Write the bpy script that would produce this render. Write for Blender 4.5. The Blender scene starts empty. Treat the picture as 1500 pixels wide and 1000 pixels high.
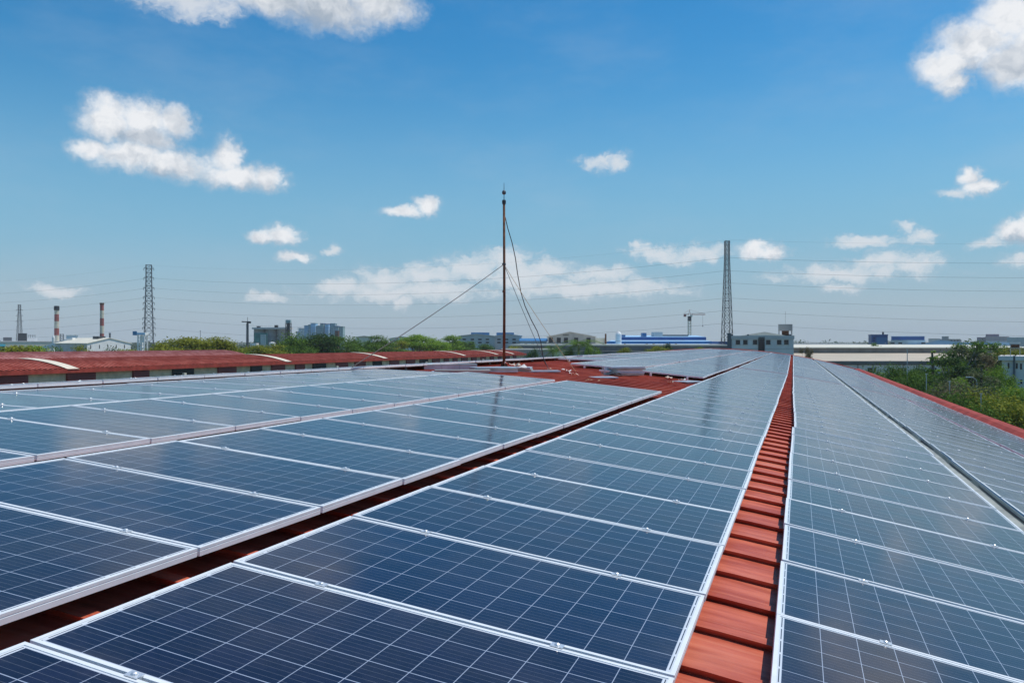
import bpy, math, random
import numpy as np
from mathutils import Vector, Matrix
R = math.radians
scene = bpy.context.scene
COL = scene.collection
F = 1188.4          # focal length in photo pixels (1500 wide)
CZ = 12.0           # camera height above the ground
# ------------------------------------------------------------------ camera
cam_d = bpy.data.cameras.new('camera')
cam_d.sensor_width = 36.0
cam_d.lens = 36.0 * F / 1500.0
cam_d.clip_start = 0.05
cam_d.clip_end = 20000
cam = bpy.data.objects.new('camera', cam_d)
COL.objects.link(cam)
cam.location = (0, 0, CZ)
cam.rotation_euler = (R(90), 0, 0)
scene.camera = cam
scene.render.resolution_x = 1024
scene.render.resolution_y = 682
scene.view_settings.view_transform = 'Standard'
scene.view_settings.look = 'None'
scene.view_settings.exposure = 0.0
scene.view_settings.gamma = 1.0
scene.cycles.max_bounces = 8
scene.cycles.volume_bounces = 0
# ------------------------------------------------------------------ sun
SUN_DIR = Vector((0.442, 0.109, 1.0)).normalized()      # towards the sun: to the right, high
SUN_EL = math.asin(SUN_DIR.z)
SUN_AZ = math.atan2(SUN_DIR.x, SUN_DIR.y)
sd = bpy.data.lights.new('sun', 'SUN')
sd.energy = 3.6
sd.angle = R(0.53)
sd.color = (1.0, 0.955, 0.88)
sun = bpy.data.objects.new('sun', sd)
COL.objects.link(sun)
sun.rotation_euler = SUN_DIR.to_track_quat('Z', 'Y').to_euler()


# ------------------------------------------------------------------ node helpers
class NT:
    def __init__(s, tree):
        s.t = tree; s.n = tree.nodes; s.l = tree.links

    def new(s, kind, **kw):
        n = s.n.new(kind)
        for k, v in kw.items():
            setattr(n, k, v)
        return n

    def put(s, sock, v):
        if isinstance(v, bpy.types.NodeSocket):
            s.l.new(v, sock)
        elif v is not None:
            sock.default_value = v

    def m(s, op, a, b=None, c=None, clamp=False):
        n = s.n.new('ShaderNodeMath'); n.operation = op; n.use_clamp = clamp
        s.put(n.inputs[0], a)
        if b is not None: s.put(n.inputs[1], b)
        if c is not None: s.put(n.inputs[2], c)
        return n.outputs[0]

    def v(s, op, a, b=None, c=None):
        n = s.n.new('ShaderNodeVectorMath'); n.operation = op
        s.put(n.inputs[0], a)
        if b is not None: s.put(n.inputs[1], b)
        if c is not None: s.put(n.inputs[2], c)
        return n.outputs['Value'] if op in ('LENGTH', 'DOT_PRODUCT', 'DISTANCE') else n.outputs[0]

    def mix(s, f, a, b):
        n = s.n.new('ShaderNodeMix'); n.data_type = 'RGBA'
        s.put(n.inputs['Factor'], f)
        s.put(n.inputs[6], a); s.put(n.inputs[7], b)
        return n.outputs[2]

    def ramp(s, v, lo, hi, a=0.0, b=1.0):
        n = s.n.new('ShaderNodeMapRange'); n.interpolation_type = 'SMOOTHSTEP'
        s.put(n.inputs[0], v)
        for i, x in enumerate((lo, hi, a, b)): n.inputs[i + 1].default_value = x
        return n.outputs[0]

    def noise(s, vec, scale, detail=4, rough=0.5):
        n = s.n.new('ShaderNodeTexNoise')
        if vec is not None: s.l.new(vec, n.inputs['Vector'])
        n.inputs['Scale'].default_value = scale
        n.inputs['Detail'].default_value = detail
        n.inputs['Roughness'].default_value = rough
        return n


# ------------------------------------------------------------------ world: sky and clouds
world = bpy.data.worlds.new('World')
scene.world = world
world.use_nodes = True
W = NT(world.node_tree)
W.n.clear()
sky = W.new('ShaderNodeTexSky', sky_type='NISHITA')
sky.sun_disc = False
sky.sun_elevation = SUN_EL
sky.sun_rotation = SUN_AZ
sky.altitude = 0
sky.air_density = 1.25
sky.dust_density = 0.25
sky.ozone_density = 3.0
geo = W.new('ShaderNodeTexCoord')
sep = W.new('ShaderNodeSeparateXYZ')
W.l.new(geo.outputs['Generated'], sep.inputs[0])
az = W.m('ARCTAN2', sep.outputs[0], sep.outputs[1])
el = W.m('ARCSINE', sep.outputs[2])
comb = W.new('ShaderNodeCombineXYZ')
W.l.new(az, comb.inputs[0]); W.l.new(el, comb.inputs[1])
wn1 = W.noise(comb.outputs[0], 22, 6, 0.62)
wn2 = W.noise(comb.outputs[0], 75, 4, 0.6)
warp = W.v('ADD', comb.outputs[0], W.v('MULTIPLY', W.v('SUBTRACT', wn1.outputs['Color'], (0.5, 0.5, 0.5)), (0.042, 0.032, 0.0)))
warp = W.v('ADD', warp, W.v('MULTIPLY', W.v('SUBTRACT', wn2.outputs['Color'], (0.5, 0.5, 0.5)), (0.011, 0.009, 0.0)))


def cloud_field(blobs):
    out = None
    for (x, y, rx, ry) in blobs:
        a = math.atan((x - 750) / F)
        e = math.atan((500 - y) / F * math.cos(a))
        sx = F / (rx * math.cos(a) ** 2); sy = F / (ry * math.cos(a))
        d = W.v('LENGTH', W.v('MULTIPLY_ADD', warp, (sx, sy, 0.0), (-a * sx, -e * sy, 0.0)))
        out = d if out is None else W.m('MINIMUM', out, d)
    return out


DENSE = [(160, 174, 52, 36), (215, 200, 60, 24), (212, 172, 50, 34), (258, 176, 36, 28), (132, 216, 40, 20), (190, 228, 70, 26), (255, 240, 74, 26),
         (330, 232, 30, 32), (345, 258, 66, 20), (396, 262, 32, 20),
         (1436, 62, 84, 46), (1388, 95, 56, 34), (1486, 92, 58, 44), (1396, 124, 34, 20), (1478, 20, 64, 44), (1520, 60, 70, 66),
         (1424, 258, 24, 16), (1438, 274, 34, 14), (1478, 336, 34, 18), (1508, 336, 40, 24),
         (1108, 363, 30, 16), (1132, 369, 32, 14), (412, 345, 34, 17), (384, 348, 26, 12), (432, 376, 30, 10),
         (590, 310, 36, 10), (626, 300, 24, 14), (480, 12, 90, 36), (400, 0, 90, 26), (560, 4, 64, 30)]
FAINT = [(280, 4, 90, 24), (600, 428, 150, 16), (860, 422, 150, 18), (1250, 400, 130, 14), (760, 404, 60, 26), (500, 420, 48, 14), (560, 410, 56, 18), (625, 402, 56, 20), (690, 392, 56, 24), (742, 382, 44, 22), (800, 392, 50, 16),
         (870, 402, 66, 14), (960, 372, 44, 15), (1020, 370, 56, 14), (936, 360, 14, 9), (1260, 352, 52, 12), (1320, 330, 18, 9), (1350, 347, 24, 14),
         (1292, 384, 50, 20), (1342, 392, 44, 18), (1230, 421, 34, 8), (880, 236, 38, 12), (908, 237, 26, 12), (90, 422, 52, 11),
         (394, 438, 32, 9), (590, 440, 15, 11), (650, 424, 30, 10), (485, 364, 18, 7), (1400, 284, 30, 8), (1500, 380, 30, 13), (1440, 352, 30, 11)]
SHADE = [(240, 205, 90, 16), (230, 262, 120, 16), (330, 276, 90, 14), (1440, 110, 84, 20), (1395, 140, 44, 10), (1425, 288, 44, 8), (1490, 352, 50, 10),
         (480, 30, 170, 44), (400, 362, 50, 9), (1120, 380, 46, 9)]
d1 = cloud_field(DENSE)
d2 = cloud_field(FAINT)
d3 = cloud_field(SHADE)
edge = W.noise(comb.outputs[0], 150, 5, 0.6)
en = W.m('MULTIPLY', W.m('SUBTRACT', edge.outputs[0], 0.5), 0.42)
wisp = W.noise(W.v('MULTIPLY', warp, (1.0, 1.7, 1.0)), 34, 6, 0.68)
wn = W.m('MULTIPLY', W.m('SUBTRACT', wisp.outputs[0], 0.5), 2.3)
a1 = W.ramp(W.m('ADD', d1, W.m('ADD', en, W.m('MULTIPLY', wn, 0.22))), 1.30, 0.30)
a2 = W.m('MULTIPLY', W.ramp(W.m('ADD', d2, wn), 1.45, 0.1), 0.84)
cir = W.noise(W.v('MULTIPLY', comb.outputs[0], (1.0, 2.6, 1.0)), 3.2, 7, 0.62)
cirr = W.m('MULTIPLY', W.ramp(cir.outputs[0], 0.42, 0.75), 0.15)
alpha = W.m('MAXIMUM', W.m('MAXIMUM', a1, a2), cirr)
rl1 = W.noise(warp, 24, 5, 0.56)
rl2 = W.noise(W.v('ADD', warp, (0.0065, 0.0120, 0.0)), 24, 5, 0.56)
lit = W.m('SUBTRACT', rl2.outputs[0], rl1.outputs[0])
shade = W.m('ADD', W.m('MULTIPLY', W.ramp(d3, 1.45, 0.15), 0.62), W.m('ADD', 0.14, W.m('MULTIPLY', lit, 2.5)), clamp=True)
STR = 0.10
cl_white = (0.86 / STR, 0.88 / STR, 0.91 / STR, 1)
cl_grey = (0.40 / STR, 0.47 / STR, 0.56 / STR, 1)
cl_faint = (0.50 / STR, 0.59 / STR, 0.69 / STR, 1)
ccol = W.mix(shade, cl_white, cl_grey)
ccol = W.mix(W.ramp(a1, 0.15, 0.7), W.mix(W.ramp(a2, 0.1, 0.55), cl_faint, (0.74 / STR, 0.77 / STR, 0.81 / STR, 1)), ccol)
hsv = W.new('ShaderNodeHueSaturation')
hsv.inputs['Saturation'].default_value = 1.44
hsv.inputs['Value'].default_value = 1.10
W.l.new(sky.outputs[0], hsv.inputs['Color'])
hz = W.ramp(el, 0.34, 0.0, 0.0, 0.95)
hcol = W.mix(W.ramp(el, 0.0, 0.13), (0.400 / STR, 0.495 / STR, 0.580 / STR, 1), (0.215 / STR, 0.430 / STR, 0.640 / STR, 1))
tintn = W.v('MULTIPLY', hsv.outputs[0], (0.86, 1.06, 1.03))
base = W.mix(hz, tintn, hcol)
final = W.mix(alpha, base, ccol)
bg = W.new('ShaderNodeBackground')
bg.inputs['Strength'].default_value = STR
W.l.new(final, bg.inputs['Color'])
wo = W.new('ShaderNodeOutputWorld')
W.l.new(bg.outputs[0], wo.inputs[0])


# ------------------------------------------------------------------ materials
def mat(name, color=(0.5, 0.5, 0.5), rough=0.6, metal=0.0, var=0.0, vscale=3.0, bump=0.0, bscale=20.0, spec=None, coord='Object'):
    m = bpy.data.materials.new(name)
    m.use_nodes = True
    N = NT(m.node_tree)
    b = N.n['Principled BSDF']
    b.inputs['Roughness'].default_value = rough
    b.inputs['Metallic'].default_value = metal
    if spec is not None: b.inputs['Specular IOR Level'].default_value = spec
    c = (*color, 1)
    tc = N.new('ShaderNodeTexCoord').outputs[coord]
    if var > 0:
        n = N.noise(tc, vscale, 5, 0.6)
        dark = tuple(x * (1 - var) for x in color) + (1,)
        lite = tuple(min(1, x * (1 + var)) for x in color) + (1,)
        N.l.new(N.mix(N.ramp(n.outputs[0], 0.3, 0.7), dark, lite), b.inputs['Base Color'])
    else:
        b.inputs['Base Color'].default_value = c
    if bump > 0:
        n = N.noise(tc, bscale, 4, 0.6)
        bp = N.new('ShaderNodeBump')
        bp.inputs['Strength'].default_value = bump
        bp.inputs['Distance'].default_value = 0.02
        N.l.new(n.outputs[0], bp.inputs['Height'])
        N.l.new(bp.outputs[0], b.inputs['Normal'])
    m['N'] = 0
    return m


M = {}
M['alu'] = mat('aluminium', (0.74, 0.765, 0.775), 0.45, 0.0, 0.05, 6)
M['clamp'] = mat('clamp_metal', (0.80, 0.80, 0.80), 0.32, 0.6)
M['galv'] = mat('galvanised', (0.38, 0.385, 0.33), 0.5, 0.35, 0.25, 2.5)
M['galv_blue'] = mat('galvanised_sheet', (0.42, 0.49, 0.53), 0.5, 0.3, 0.18, 3)
M['black'] = mat('black_rubber', (0.02, 0.02, 0.022), 0.6)
M['white'] = mat('white_paint', (0.84, 0.83, 0.79), 0.6, 0, 0.08, 0.4)
M['cream'] = mat('cream_cladding', (0.70, 0.66, 0.53), 0.65, 0, 0.08, 0.3)
M['beige'] = mat('beige_roofing', (0.50, 0.42, 0.31), 0.7, 0, 0.07, 0.15)
M['grey_wall'] = mat('grey_cladding', (0.60, 0.575, 0.54), 0.7, 0, 0.08, 0.3)
M['grey_light'] = mat('pale_grey_render', (0.74, 0.71, 0.67), 0.75, 0, 0.08, 0.4)
M['grey_dark'] = mat('dark_grey_metal', (0.12, 0.13, 0.14), 0.6)
M['gutter'] = mat('gutter_grey', (0.16, 0.155, 0.14), 0.7, 0, 0.2, 0.5)
M['concrete'] = mat('concrete', (0.36, 0.35, 0.33), 0.85, 0, 0.15, 0.5)
M['blue'] = mat('blue_roofing', (0.04, 0.17, 0.36), 0.5, 0, 0.12, 0.3)
M['navy'] = mat('deep_blue_cladding', (0.02, 0.09, 0.28), 0.5, 0, 0.15, 0.3)
M['lblue'] = mat('pale_blue_roofing', (0.38, 0.60, 0.80), 0.5, 0, 0.06, 0.3)
M['teal'] = mat('teal_glazing', (0.02, 0.16, 0.15), 0.25, 0, 0.3, 0.6)
M['paleteal'] = mat('pale_teal_wall', (0.30, 0.42, 0.42), 0.5, 0, 0.1, 0.2)
M['window'] = mat('dark_glass', (0.015, 0.018, 0.022), 0.15)
M['pinkwall'] = mat('faded_pink_wall', (0.50, 0.38, 0.34), 0.8, 0, 0.1, 0.3)
M['purple'] = mat('mauve_wall', (0.20, 0.17, 0.22), 0.8, 0, 0.1, 0.3)
M['brick'] = mat('cream_blockwork', (0.66, 0.50, 0.33), 0.85, 0, 0.2, 1.2)
M['doorred'] = mat('dark_red_shutter', (0.19, 0.03, 0.025), 0.6, 0, 0.15, 1.0)
M['steel'] = mat('weathered_steel', (0.05, 0.055, 0.06), 0.6, 0.3)
M['steel_light'] = mat('galvanised_lattice', (0.11, 0.12, 0.13), 0.6, 0.3)
M['rust'] = mat('rusty_pipe', (0.13, 0.050, 0.022), 0.85, 0.0, 0.5, 6)
M['crane_red'] = mat('crane_paint', (0.42, 0.12, 0.08), 0.6)
M['skylight'] = mat('translucent_sheet', (0.78, 0.68, 0.52), 0.55, 0, 0.08, 0.8)
M['chim_red'] = mat('chimney_red_paint', (0.36, 0.09, 0.07), 0.7, 0, 0.15, 0.6)
M['chim_white'] = mat('chimney_cream_paint', (0.66, 0.60, 0.46), 0.7, 0, 0.1, 0.6)
M['sign'] = mat('blue_sign', (0.03, 0.22, 0.42), 0.5)
M['litter'] = mat('cardboard', (0.62, 0.48, 0.38), 0.9, 0, 0.2, 8)
M['paper'] = mat('white_scrap', (0.75, 0.72, 0.68), 0.9)
M['rope'] = mat('jute_rope', (0.42, 0.30, 0.16), 0.9)
M['bark'] = mat('bark', (0.13, 0.10, 0.075), 0.95, 0, 0.3, 4)
M['palebark'] = mat('pale_bark', (0.30, 0.27, 0.22), 0.95, 0, 0.3, 4)
M['wire'] = mat('cable', (0.035, 0.035, 0.04), 0.6)
M['line'] = mat('overhead_line', (0.08, 0.09, 0.10), 0.6)
M['pole'] = mat('galvanised_pole', (0.45, 0.47, 0.48), 0.5, 0.3)
M['flash'] = mat('red_flashing', (0.34, 0.055, 0.038), 0.75, 0, 0.25, 1.5, spec=0.2)


def leaf_mat(name, c1, c2):
    m = bpy.data.materials.new(name); m.use_nodes = True
    N = NT(m.node_tree); b = N.n['Principled BSDF']
    g = N.new('ShaderNodeNewGeometry')
    tc = N.new('ShaderNodeTexCoord')
    n = N.noise(tc.outputs['Object'], 0.7, 3, 0.5)
    f = N.m('ADD', N.m('MULTIPLY', g.outputs['Random Per Island'], 0.55), N.m('MULTIPLY', N.ramp(n.outputs[0], 0.35, 0.65), 0.5), clamp=True)
    col = N.mix(f, (*c1, 1), (*c2, 1))
    N.l.new(col, b.inputs['Base Color'])
    b.inputs['Roughness'].default_value = 0.75
    b.inputs['Specular IOR Level'].default_value = 0.15
    tr = N.new('ShaderNodeBsdfTranslucent')
    N.l.new(col, tr.inputs['Color'])
    mx = N.new('ShaderNodeMixShader'); mx.inputs[0].default_value = 0.3
    N.l.new(b.outputs[0], mx.inputs[1]); N.l.new(tr.outputs[0], mx.inputs[2])
    N.l.new(mx.outputs[0], N.n['Material Output'].inputs[0])
    return m


LEAF = {
    'olive': leaf_mat('olive_leaves', (0.12, 0.15, 0.012), (0.30, 0.31, 0.03)),
    'green': leaf_mat('green_leaves', (0.040, 0.095, 0.012), (0.13, 0.23, 0.025)),
    'bright': leaf_mat('bright_leaves', (0.10, 0.20, 0.015), (0.25, 0.38, 0.035)),
    'dark': leaf_mat('dark_leaves', (0.018, 0.05, 0.010), (0.065, 0.13, 0.02)),
    'grey': leaf_mat('greyish_leaves', (0.08, 0.105, 0.045), (0.19, 0.21, 0.09)),
    'dry': leaf_mat('dry_leaves', (0.10, 0.085, 0.035), (0.22, 0.18, 0.09)),
}


def red_roof_mat(name, base, rlo=0.42, rhi=0.58, sp=0.3):
    m = bpy.data.materials.new(name); m.use_nodes = True
    N = NT(m.node_tree); b = N.n['Principled BSDF']
    tc = N.new('ShaderNodeTexCoord')
    uv = tc.outputs['UV']          # u along the ribs, v across them, in metres
    s1 = N.noise(N.v('MULTIPLY', uv, (0.9, 9.0, 1)), 1.0, 6, 0.65)   # streaks along the sheet
    s2 = N.noise(uv, 0.8, 4, 0.6)
    s3 = N.noise(uv, 30, 3, 0.6)
    f = N.m('ADD', N.m('MULTIPLY', s1.outputs[0], 0.6), N.m('MULTIPLY', s2.outputs[0], 0.4))
    dark = tuple(x * 0.72 for x in base) + (1,)
    lite = (base[0] * 1.18, base[1] * 1.75, base[2] * 1.9, 1)
    col = N.mix(N.ramp(f, 0.40, 0.60), dark, lite)
    s4 = N.noise(N.v('MULTIPLY', uv, (0.5, 26.0, 1)), 1.0, 4, 0.6)
    col = N.mix(N.m('MULTIPLY', N.ramp(s4.outputs[0], 0.55, 0.72), 0.35), col, (base[0] * 1.25, base[1] * 2.9, base[2] * 3.3, 1))
    s5 = N.noise(uv, 2.6, 6, 0.7)
    col = N.mix(N.m('MULTIPLY', N.ramp(s5.outputs[0], 0.62, 0.74), 0.45), col, (base[0] * .42, base[1] * .7, base[2] * .7, 1))
    dust = N.m('MULTIPLY', N.ramp(s2.outputs[0], 0.5, 0.75), 0.28)
    col = N.mix(dust, col, (base[0] * 1.1, base[1] * 3.0, base[2] * 3.6, 1))
    N.l.new(col, b.inputs['Base Color'])
    N.l.new(N.ramp(s3.outputs[0], 0.3, 0.7, rlo, rhi), b.inputs['Roughness'])
    b.inputs['Specular IOR Level'].default_value = sp
    bp = N.new('ShaderNodeBump'); bp.inputs['Strength'].default_value = 0.12; bp.inputs['Distance'].default_value = 0.01
    N.l.new(s1.outputs[0], bp.inputs['Height']); N.l.new(bp.outputs[0], b.inputs['Normal'])
    return m


M['redroof'] = red_roof_mat('red_roof_sheet', (0.52, 0.088, 0.046))
M['redroof_old'] = red_roof_mat('weathered_red_roof_sheet', (0.38, 0.065, 0.042), .7, .85, .15)
M['redroof_pink'] = red_roof_mat('faded_red_roof_sheet', (0.42, 0.12, 0.10), .7, .85, .15)

PLEN, PWID, PTH = 1.956, 0.992, 0.04


def cell_mat():
    m = bpy.data.materials.new('photovoltaic_glass'); m.use_nodes = True
    N = NT(m.node_tree); b = N.n['Principled BSDF']
    tc = N.new('ShaderNodeTexCoord'); sp = N.new('ShaderNodeSeparateXYZ')
    N.l.new(tc.outputs['UV'], sp.inputs[0])
    x, y = sp.outputs[0], sp.outputs[1]
    mx, my, p = 0.035, 0.0250, 0.1570
    cx = N.m('DIVIDE', N.m('SUBTRACT', x, mx), 0.1571)
    cy = N.m('DIVIDE', N.m('SUBTRACT', y, my), p)
    ax = N.m('MULTIPLY', N.m('ABSOLUTE', N.m('SUBTRACT', N.m('FRACT', cx), 0.5)), 2)
    ay = N.m('MULTIPLY', N.m('ABSOLUTE', N.m('SUBTRACT', N.m('FRACT', cy), 0.5)), 2)
    lx = N.m('GREATER_THAN', ax, 1 - 0.0030 / p)
    ly = N.m('GREATER_THAN', ay, 1 - 0.0042 / p)
    gap = N.m('MAXIMUM', lx, ly)
    out = N.m('MAXIMUM', N.m('LESS_THAN', cx, 0.0), N.m('GREATER_THAN', cx, 12.0))
    outy = N.m('MAXIMUM', N.m('LESS_THAN', cy, 0.0), N.m('GREATER_THAN', cy, 6.0))
    # ribbon dashes printed in the white end margins
    dx = N.m('ABSOLUTE', N.m('SUBTRACT', N.m('ABSOLUTE', N.m('SUBTRACT', x, PLEN / 2)), PLEN / 2 - 0.0260))
    dash = N.m('MULTIPLY', N.m('LESS_THAN', dx, 0.0022), N.m('GREATER_THAN', N.m('FRACT', N.m('MULTIPLY', cy, 1.0)), 0.14))
    bus = N.m('GREATER_THAN', N.m('ABSOLUTE', N.m('SUBTRACT', N.m('FRACT', N.m('MULTIPLY', cy, 5.0)), 0.5)), 0.5 - 0.0009 / (p / 5))
    wn = N.new('ShaderNodeTexWhiteNoise', noise_dimensions='3D')
    cc = N.new('ShaderNodeCombineXYZ')
    N.l.new(N.m('FLOOR', cx), cc.inputs[0]); N.l.new(N.m('FLOOR', cy), cc.inputs[1])
    oi = N.new('ShaderNodeObjectInfo')
    N.l.new(N.m('MULTIPLY', oi.outputs['Random'], 37.0), cc.inputs[2])
    N.l.new(cc.outputs[0], wn.inputs[0])
    vor = N.new('ShaderNodeTexVoronoi'); vor.inputs['Scale'].default_value = 55
    N.l.new(tc.outputs['UV'], vor.inputs['Vector'])
    vs = N.new('ShaderNodeSeparateXYZ'); N.l.new(vor.outputs['Color'], vs.inputs[0])
    cell = N.mix(oi.outputs['Random'], (0.0080, 0.0135, 0.040, 1), (0.0130, 0.0115, 0.027, 1))
    hs = N.new('ShaderNodeHueSaturation'); N.l.new(cell, hs.inputs['Color'])
    val = N.m('ADD', 0.70, N.m('ADD', N.m('MULTIPLY', wn.outputs[0], 0.34), N.m('MULTIPLY', vs.outputs[0], 0.28)))
    N.l.new(val, hs.inputs['Value'])
    col = N.mix(N.m('MULTIPLY', bus, 0.2), hs.outputs[0], (0.42, 0.45, 0.50, 1))
    col = N.mix(gap, col, (0.34, 0.39, 0.48, 1))
    col = N.mix(N.m('MAXIMUM', out, outy), col, (0.66, 0.69, 0.72, 1))
    col = N.mix(dash, col, (0.05, 0.05, 0.06, 1))
    dn = N.noise(N.v('ADD', N.v('MULTIPLY', tc.outputs['UV'], (1.0, 1.6, 1.0)), N.v('MULTIPLY', cc.outputs[0], (0, 0, 1))), 2.2, 5, 0.65)
    e1 = N.ramp(N.m('ABSOLUTE', N.m('SUBTRACT', x, PLEN / 2)), PLEN / 2 - 0.16, PLEN / 2 - 0.02)
    e2 = N.ramp(N.m('ABSOLUTE', N.m('SUBTRACT', y, PWID / 2)), PWID / 2 - 0.10, PWID / 2 - 0.02)
    dust = N.m('MULTIPLY', N.m('ADD', N.m('MULTIPLY', N.m('MAXIMUM', e1, e2), 0.6), 0.35), N.ramp(dn.outputs[0], 0.35, 0.75))
    col = N.mix(N.m('MULTIPLY', dust, 0.11), col, (0.34, 0.30, 0.27, 1))
    N.l.new(col, b.inputs['Base Color'])
    N.l.new(N.ramp(dn.outputs[0], 0.3, 0.75, 0.10, 0.19), b.inputs['Roughness'])
    b.inputs['IOR'].default_value = 1.45
    b.inputs['Specular IOR Level'].default_value = 0.5
    return m


M['cell'] = cell_mat()


# ------------------------------------------------------------------ mesh helpers
class MB:
    def __init__(s):
        s.v = []; s.f = []

    def add(s, vs, fs):
        o = len(s.v); s.v += [tuple(v) for v in vs]; s.f += [tuple(i + o for i in f) for f in fs]; return s

    def box(s, c, size, rz=0.0, taper=1.0):
        x, y, z = size[0] / 2, size[1] / 2, size[2] / 2
        vs = []
        for k in (-1, 1):
            t = 1.0 if k < 0 else taper
            for a, b in ((-1, -1), (1, -1), (1, 1), (-1, 1)):
                px, py = a * x * t, b * y * t
                vs.append((c[0] + px * math.cos(rz) - py * math.sin(rz), c[1] + px * math.sin(rz) + py * math.cos(rz), c[2] + k * z))
        return s.add(vs, [(3, 2, 1, 0), (4, 5, 6, 7), (0, 1, 5, 4), (1, 2, 6, 5), (2, 3, 7, 6), (3, 0, 4, 7)])

    def b2(s, x0, x1, y0, y1, z0, z1):
        return s.box(((x0 + x1) / 2, (y0 + y1) / 2, (z0 + z1) / 2), (x1 - x0, y1 - y0, z1 - z0))

    def tube(s, pts, r, n=6, caps=True):
        pts = [Vector(p) for p in pts]
        rs = r if isinstance(r, (list, tuple)) else [r] * len(pts)
        vs = []
        for i, p in enumerate(pts):
            d = (pts[min(i + 1, len(pts) - 1)] - pts[max(i - 1, 0)])
            if d.length < 1e-9: d = Vector((0, 0, 1))
            d.normalize()
            u = d.cross(Vector((0, 0, 1)))
            if u.length < 0.05: u = d.cross(Vector((1, 0, 0)))
            u.normalize(); w = d.cross(u)
            for k in range(n):
                a = 2 * math.pi * k / n + math.pi / 4
                vs.append(p + (u * math.cos(a) + w * math.sin(a)) * rs[i])
        fs = []
        for i in range(len(pts) - 1):
            for k in range(n):
                k2 = (k + 1) % n
                fs.append((i * n + k, i * n + k2, (i + 1) * n + k2, (i + 1) * n + k))
        if caps:
            fs.append(tuple(range(n - 1, -1, -1))); b = (len(pts) - 1) * n; fs.append(tuple(b + k for k in range(n)))
        return s.add(vs, fs)

    def lathe(s, prof, c=(0, 0, 0), n=20):
        vs = []; fs = []
        for r, z in prof:
            for k in range(n):
                a = 2 * math.pi * k / n
                vs.append((c[0] + r * math.cos(a), c[1] + r * math.sin(a), c[2] + z))
        for i in range(len(prof) - 1):
            for k in range(n):
                k2 = (k + 1) % n
                fs.append((i * n + k, i * n + k2, (i + 1) * n + k2, (i + 1) * n + k))
        fs.append(tuple(range(n - 1, -1, -1))); b = (len(prof) - 1) * n; fs.append(tuple(b + k for k in range(n)))
        return s.add(vs, fs)

    def prism(s, poly, y0, y1):
        """poly in x,z swept from y0 to y1"""
        n = len(poly)
        vs = [(x, y0, z) for x, z in poly] + [(x, y1, z) for x, z in poly]
        fs = [tuple(range(n)), tuple(range(2 * n - 1, n - 1, -1))]
        for i in range(n):
            j = (i + 1) % n
            fs.append((i + n, j + n, j, i))
        return s.add(vs, fs)

    def build(s, name, m, parent=None, smooth=False, uv=None):
        me = bpy.data.meshes.new(name)
        me.from_pydata(s.v, [], s.f)
        if uv:
            l = me.uv_layers.new(name='UVMap')
            for lp in me.loops: l.data[lp.index].uv = uv[lp.vertex_index]
        if m: me.materials.append(m)
        if smooth:
            me.polygons.foreach_set('use_smooth', [True] * len(me.polygons))
        me.update()
        o = bpy.data.objects.new(name, me)
        COL.objects.link(o)
        if parent: o.parent = parent
        return o


def tag(o, label=None, cat=None, group=None, kind=None):
    if label: o['label'] = label
    if cat: o['category'] = cat
    if group: o['group'] = group
    if kind: o['kind'] = kind
    return o


def root(name, label, cat, loc=(0, 0, 0), rz=0.0, group=None):
    o = bpy.data.objects.new(name, None)
    o.empty_display_size = 0.2
    COL.objects.link(o)
    o.location = loc; o.rotation_euler = (0, 0, rz)
    return tag(o, label, cat, group)


def P(px, py, D):
    return Vector(((px - 750) / F * D, D, CZ - (py - 500) / F * D))


def G(px, D):          # on the ground
    return Vector(((px - 750) / F * D, D, 0.0))


def Z(py, D):
    return CZ - (py - 500) / F * D


# ------------------------------------------------------------------ the roof frame of reference
TH = math.atan(421.4 / F)
S_, C_ = math.sin(TH), math.cos(TH)


def RW(t, L, h):
    return Vector((S_ * t - C_ * L, C_ * t + S_ * L, CZ - h - 0.0032 * t))


def to_tL(p):
    return (S_ * p[0] + C_ * p[1], -C_ * p[0] + S_ * p[1])


RC, RR, RH = 9.5, 57.0, 0.54
ROOF_OFF = 0.15


def hroof(L):
    return RH + (L - RC) ** 2 / (2 * RR) + ROOF_OFF - (0.05 if L < 0.5 else 0.05 * max(0, 1 - (L - 0.5) / 3))


def onroof(px, py, up=0.0):
    lo, hi = 4.0, 95.0
    def f(D):
        p = P(px, py, D); t, L = to_tL(p)
        return p.z - (RW(t, L, hroof(L)).z + up)
    hi = lo
    while f(hi) > 0 and hi < 95: hi += 0.25
    lo = hi - 0.25
    for _ in range(40):
        mid = (lo + hi) / 2
        if f(mid) > 0: lo = mid
        else: hi = mid
    return P(px, py, (lo + hi) / 2)


def proj(p):
    return (750 + F * p[0] / p[1], 500 - F * (p[2] - CZ) / p[1])


DR0 = [(13, 0.0), (35, 0.15), (60, 0.33), (98, 0.60)]


def RWS(t, L, h):
    if t <= 13 or L >= 6: return RW(t, L, h)
    d = 0.0
    for (a, x), (c, y) in zip(DR0, DR0[1:]):
        if t > a: d = x + (y - x) * min(1, (t - a) / (c - a))
    return RW(t, L + d * min(1.0, (6 - L) / 6), h)


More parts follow.
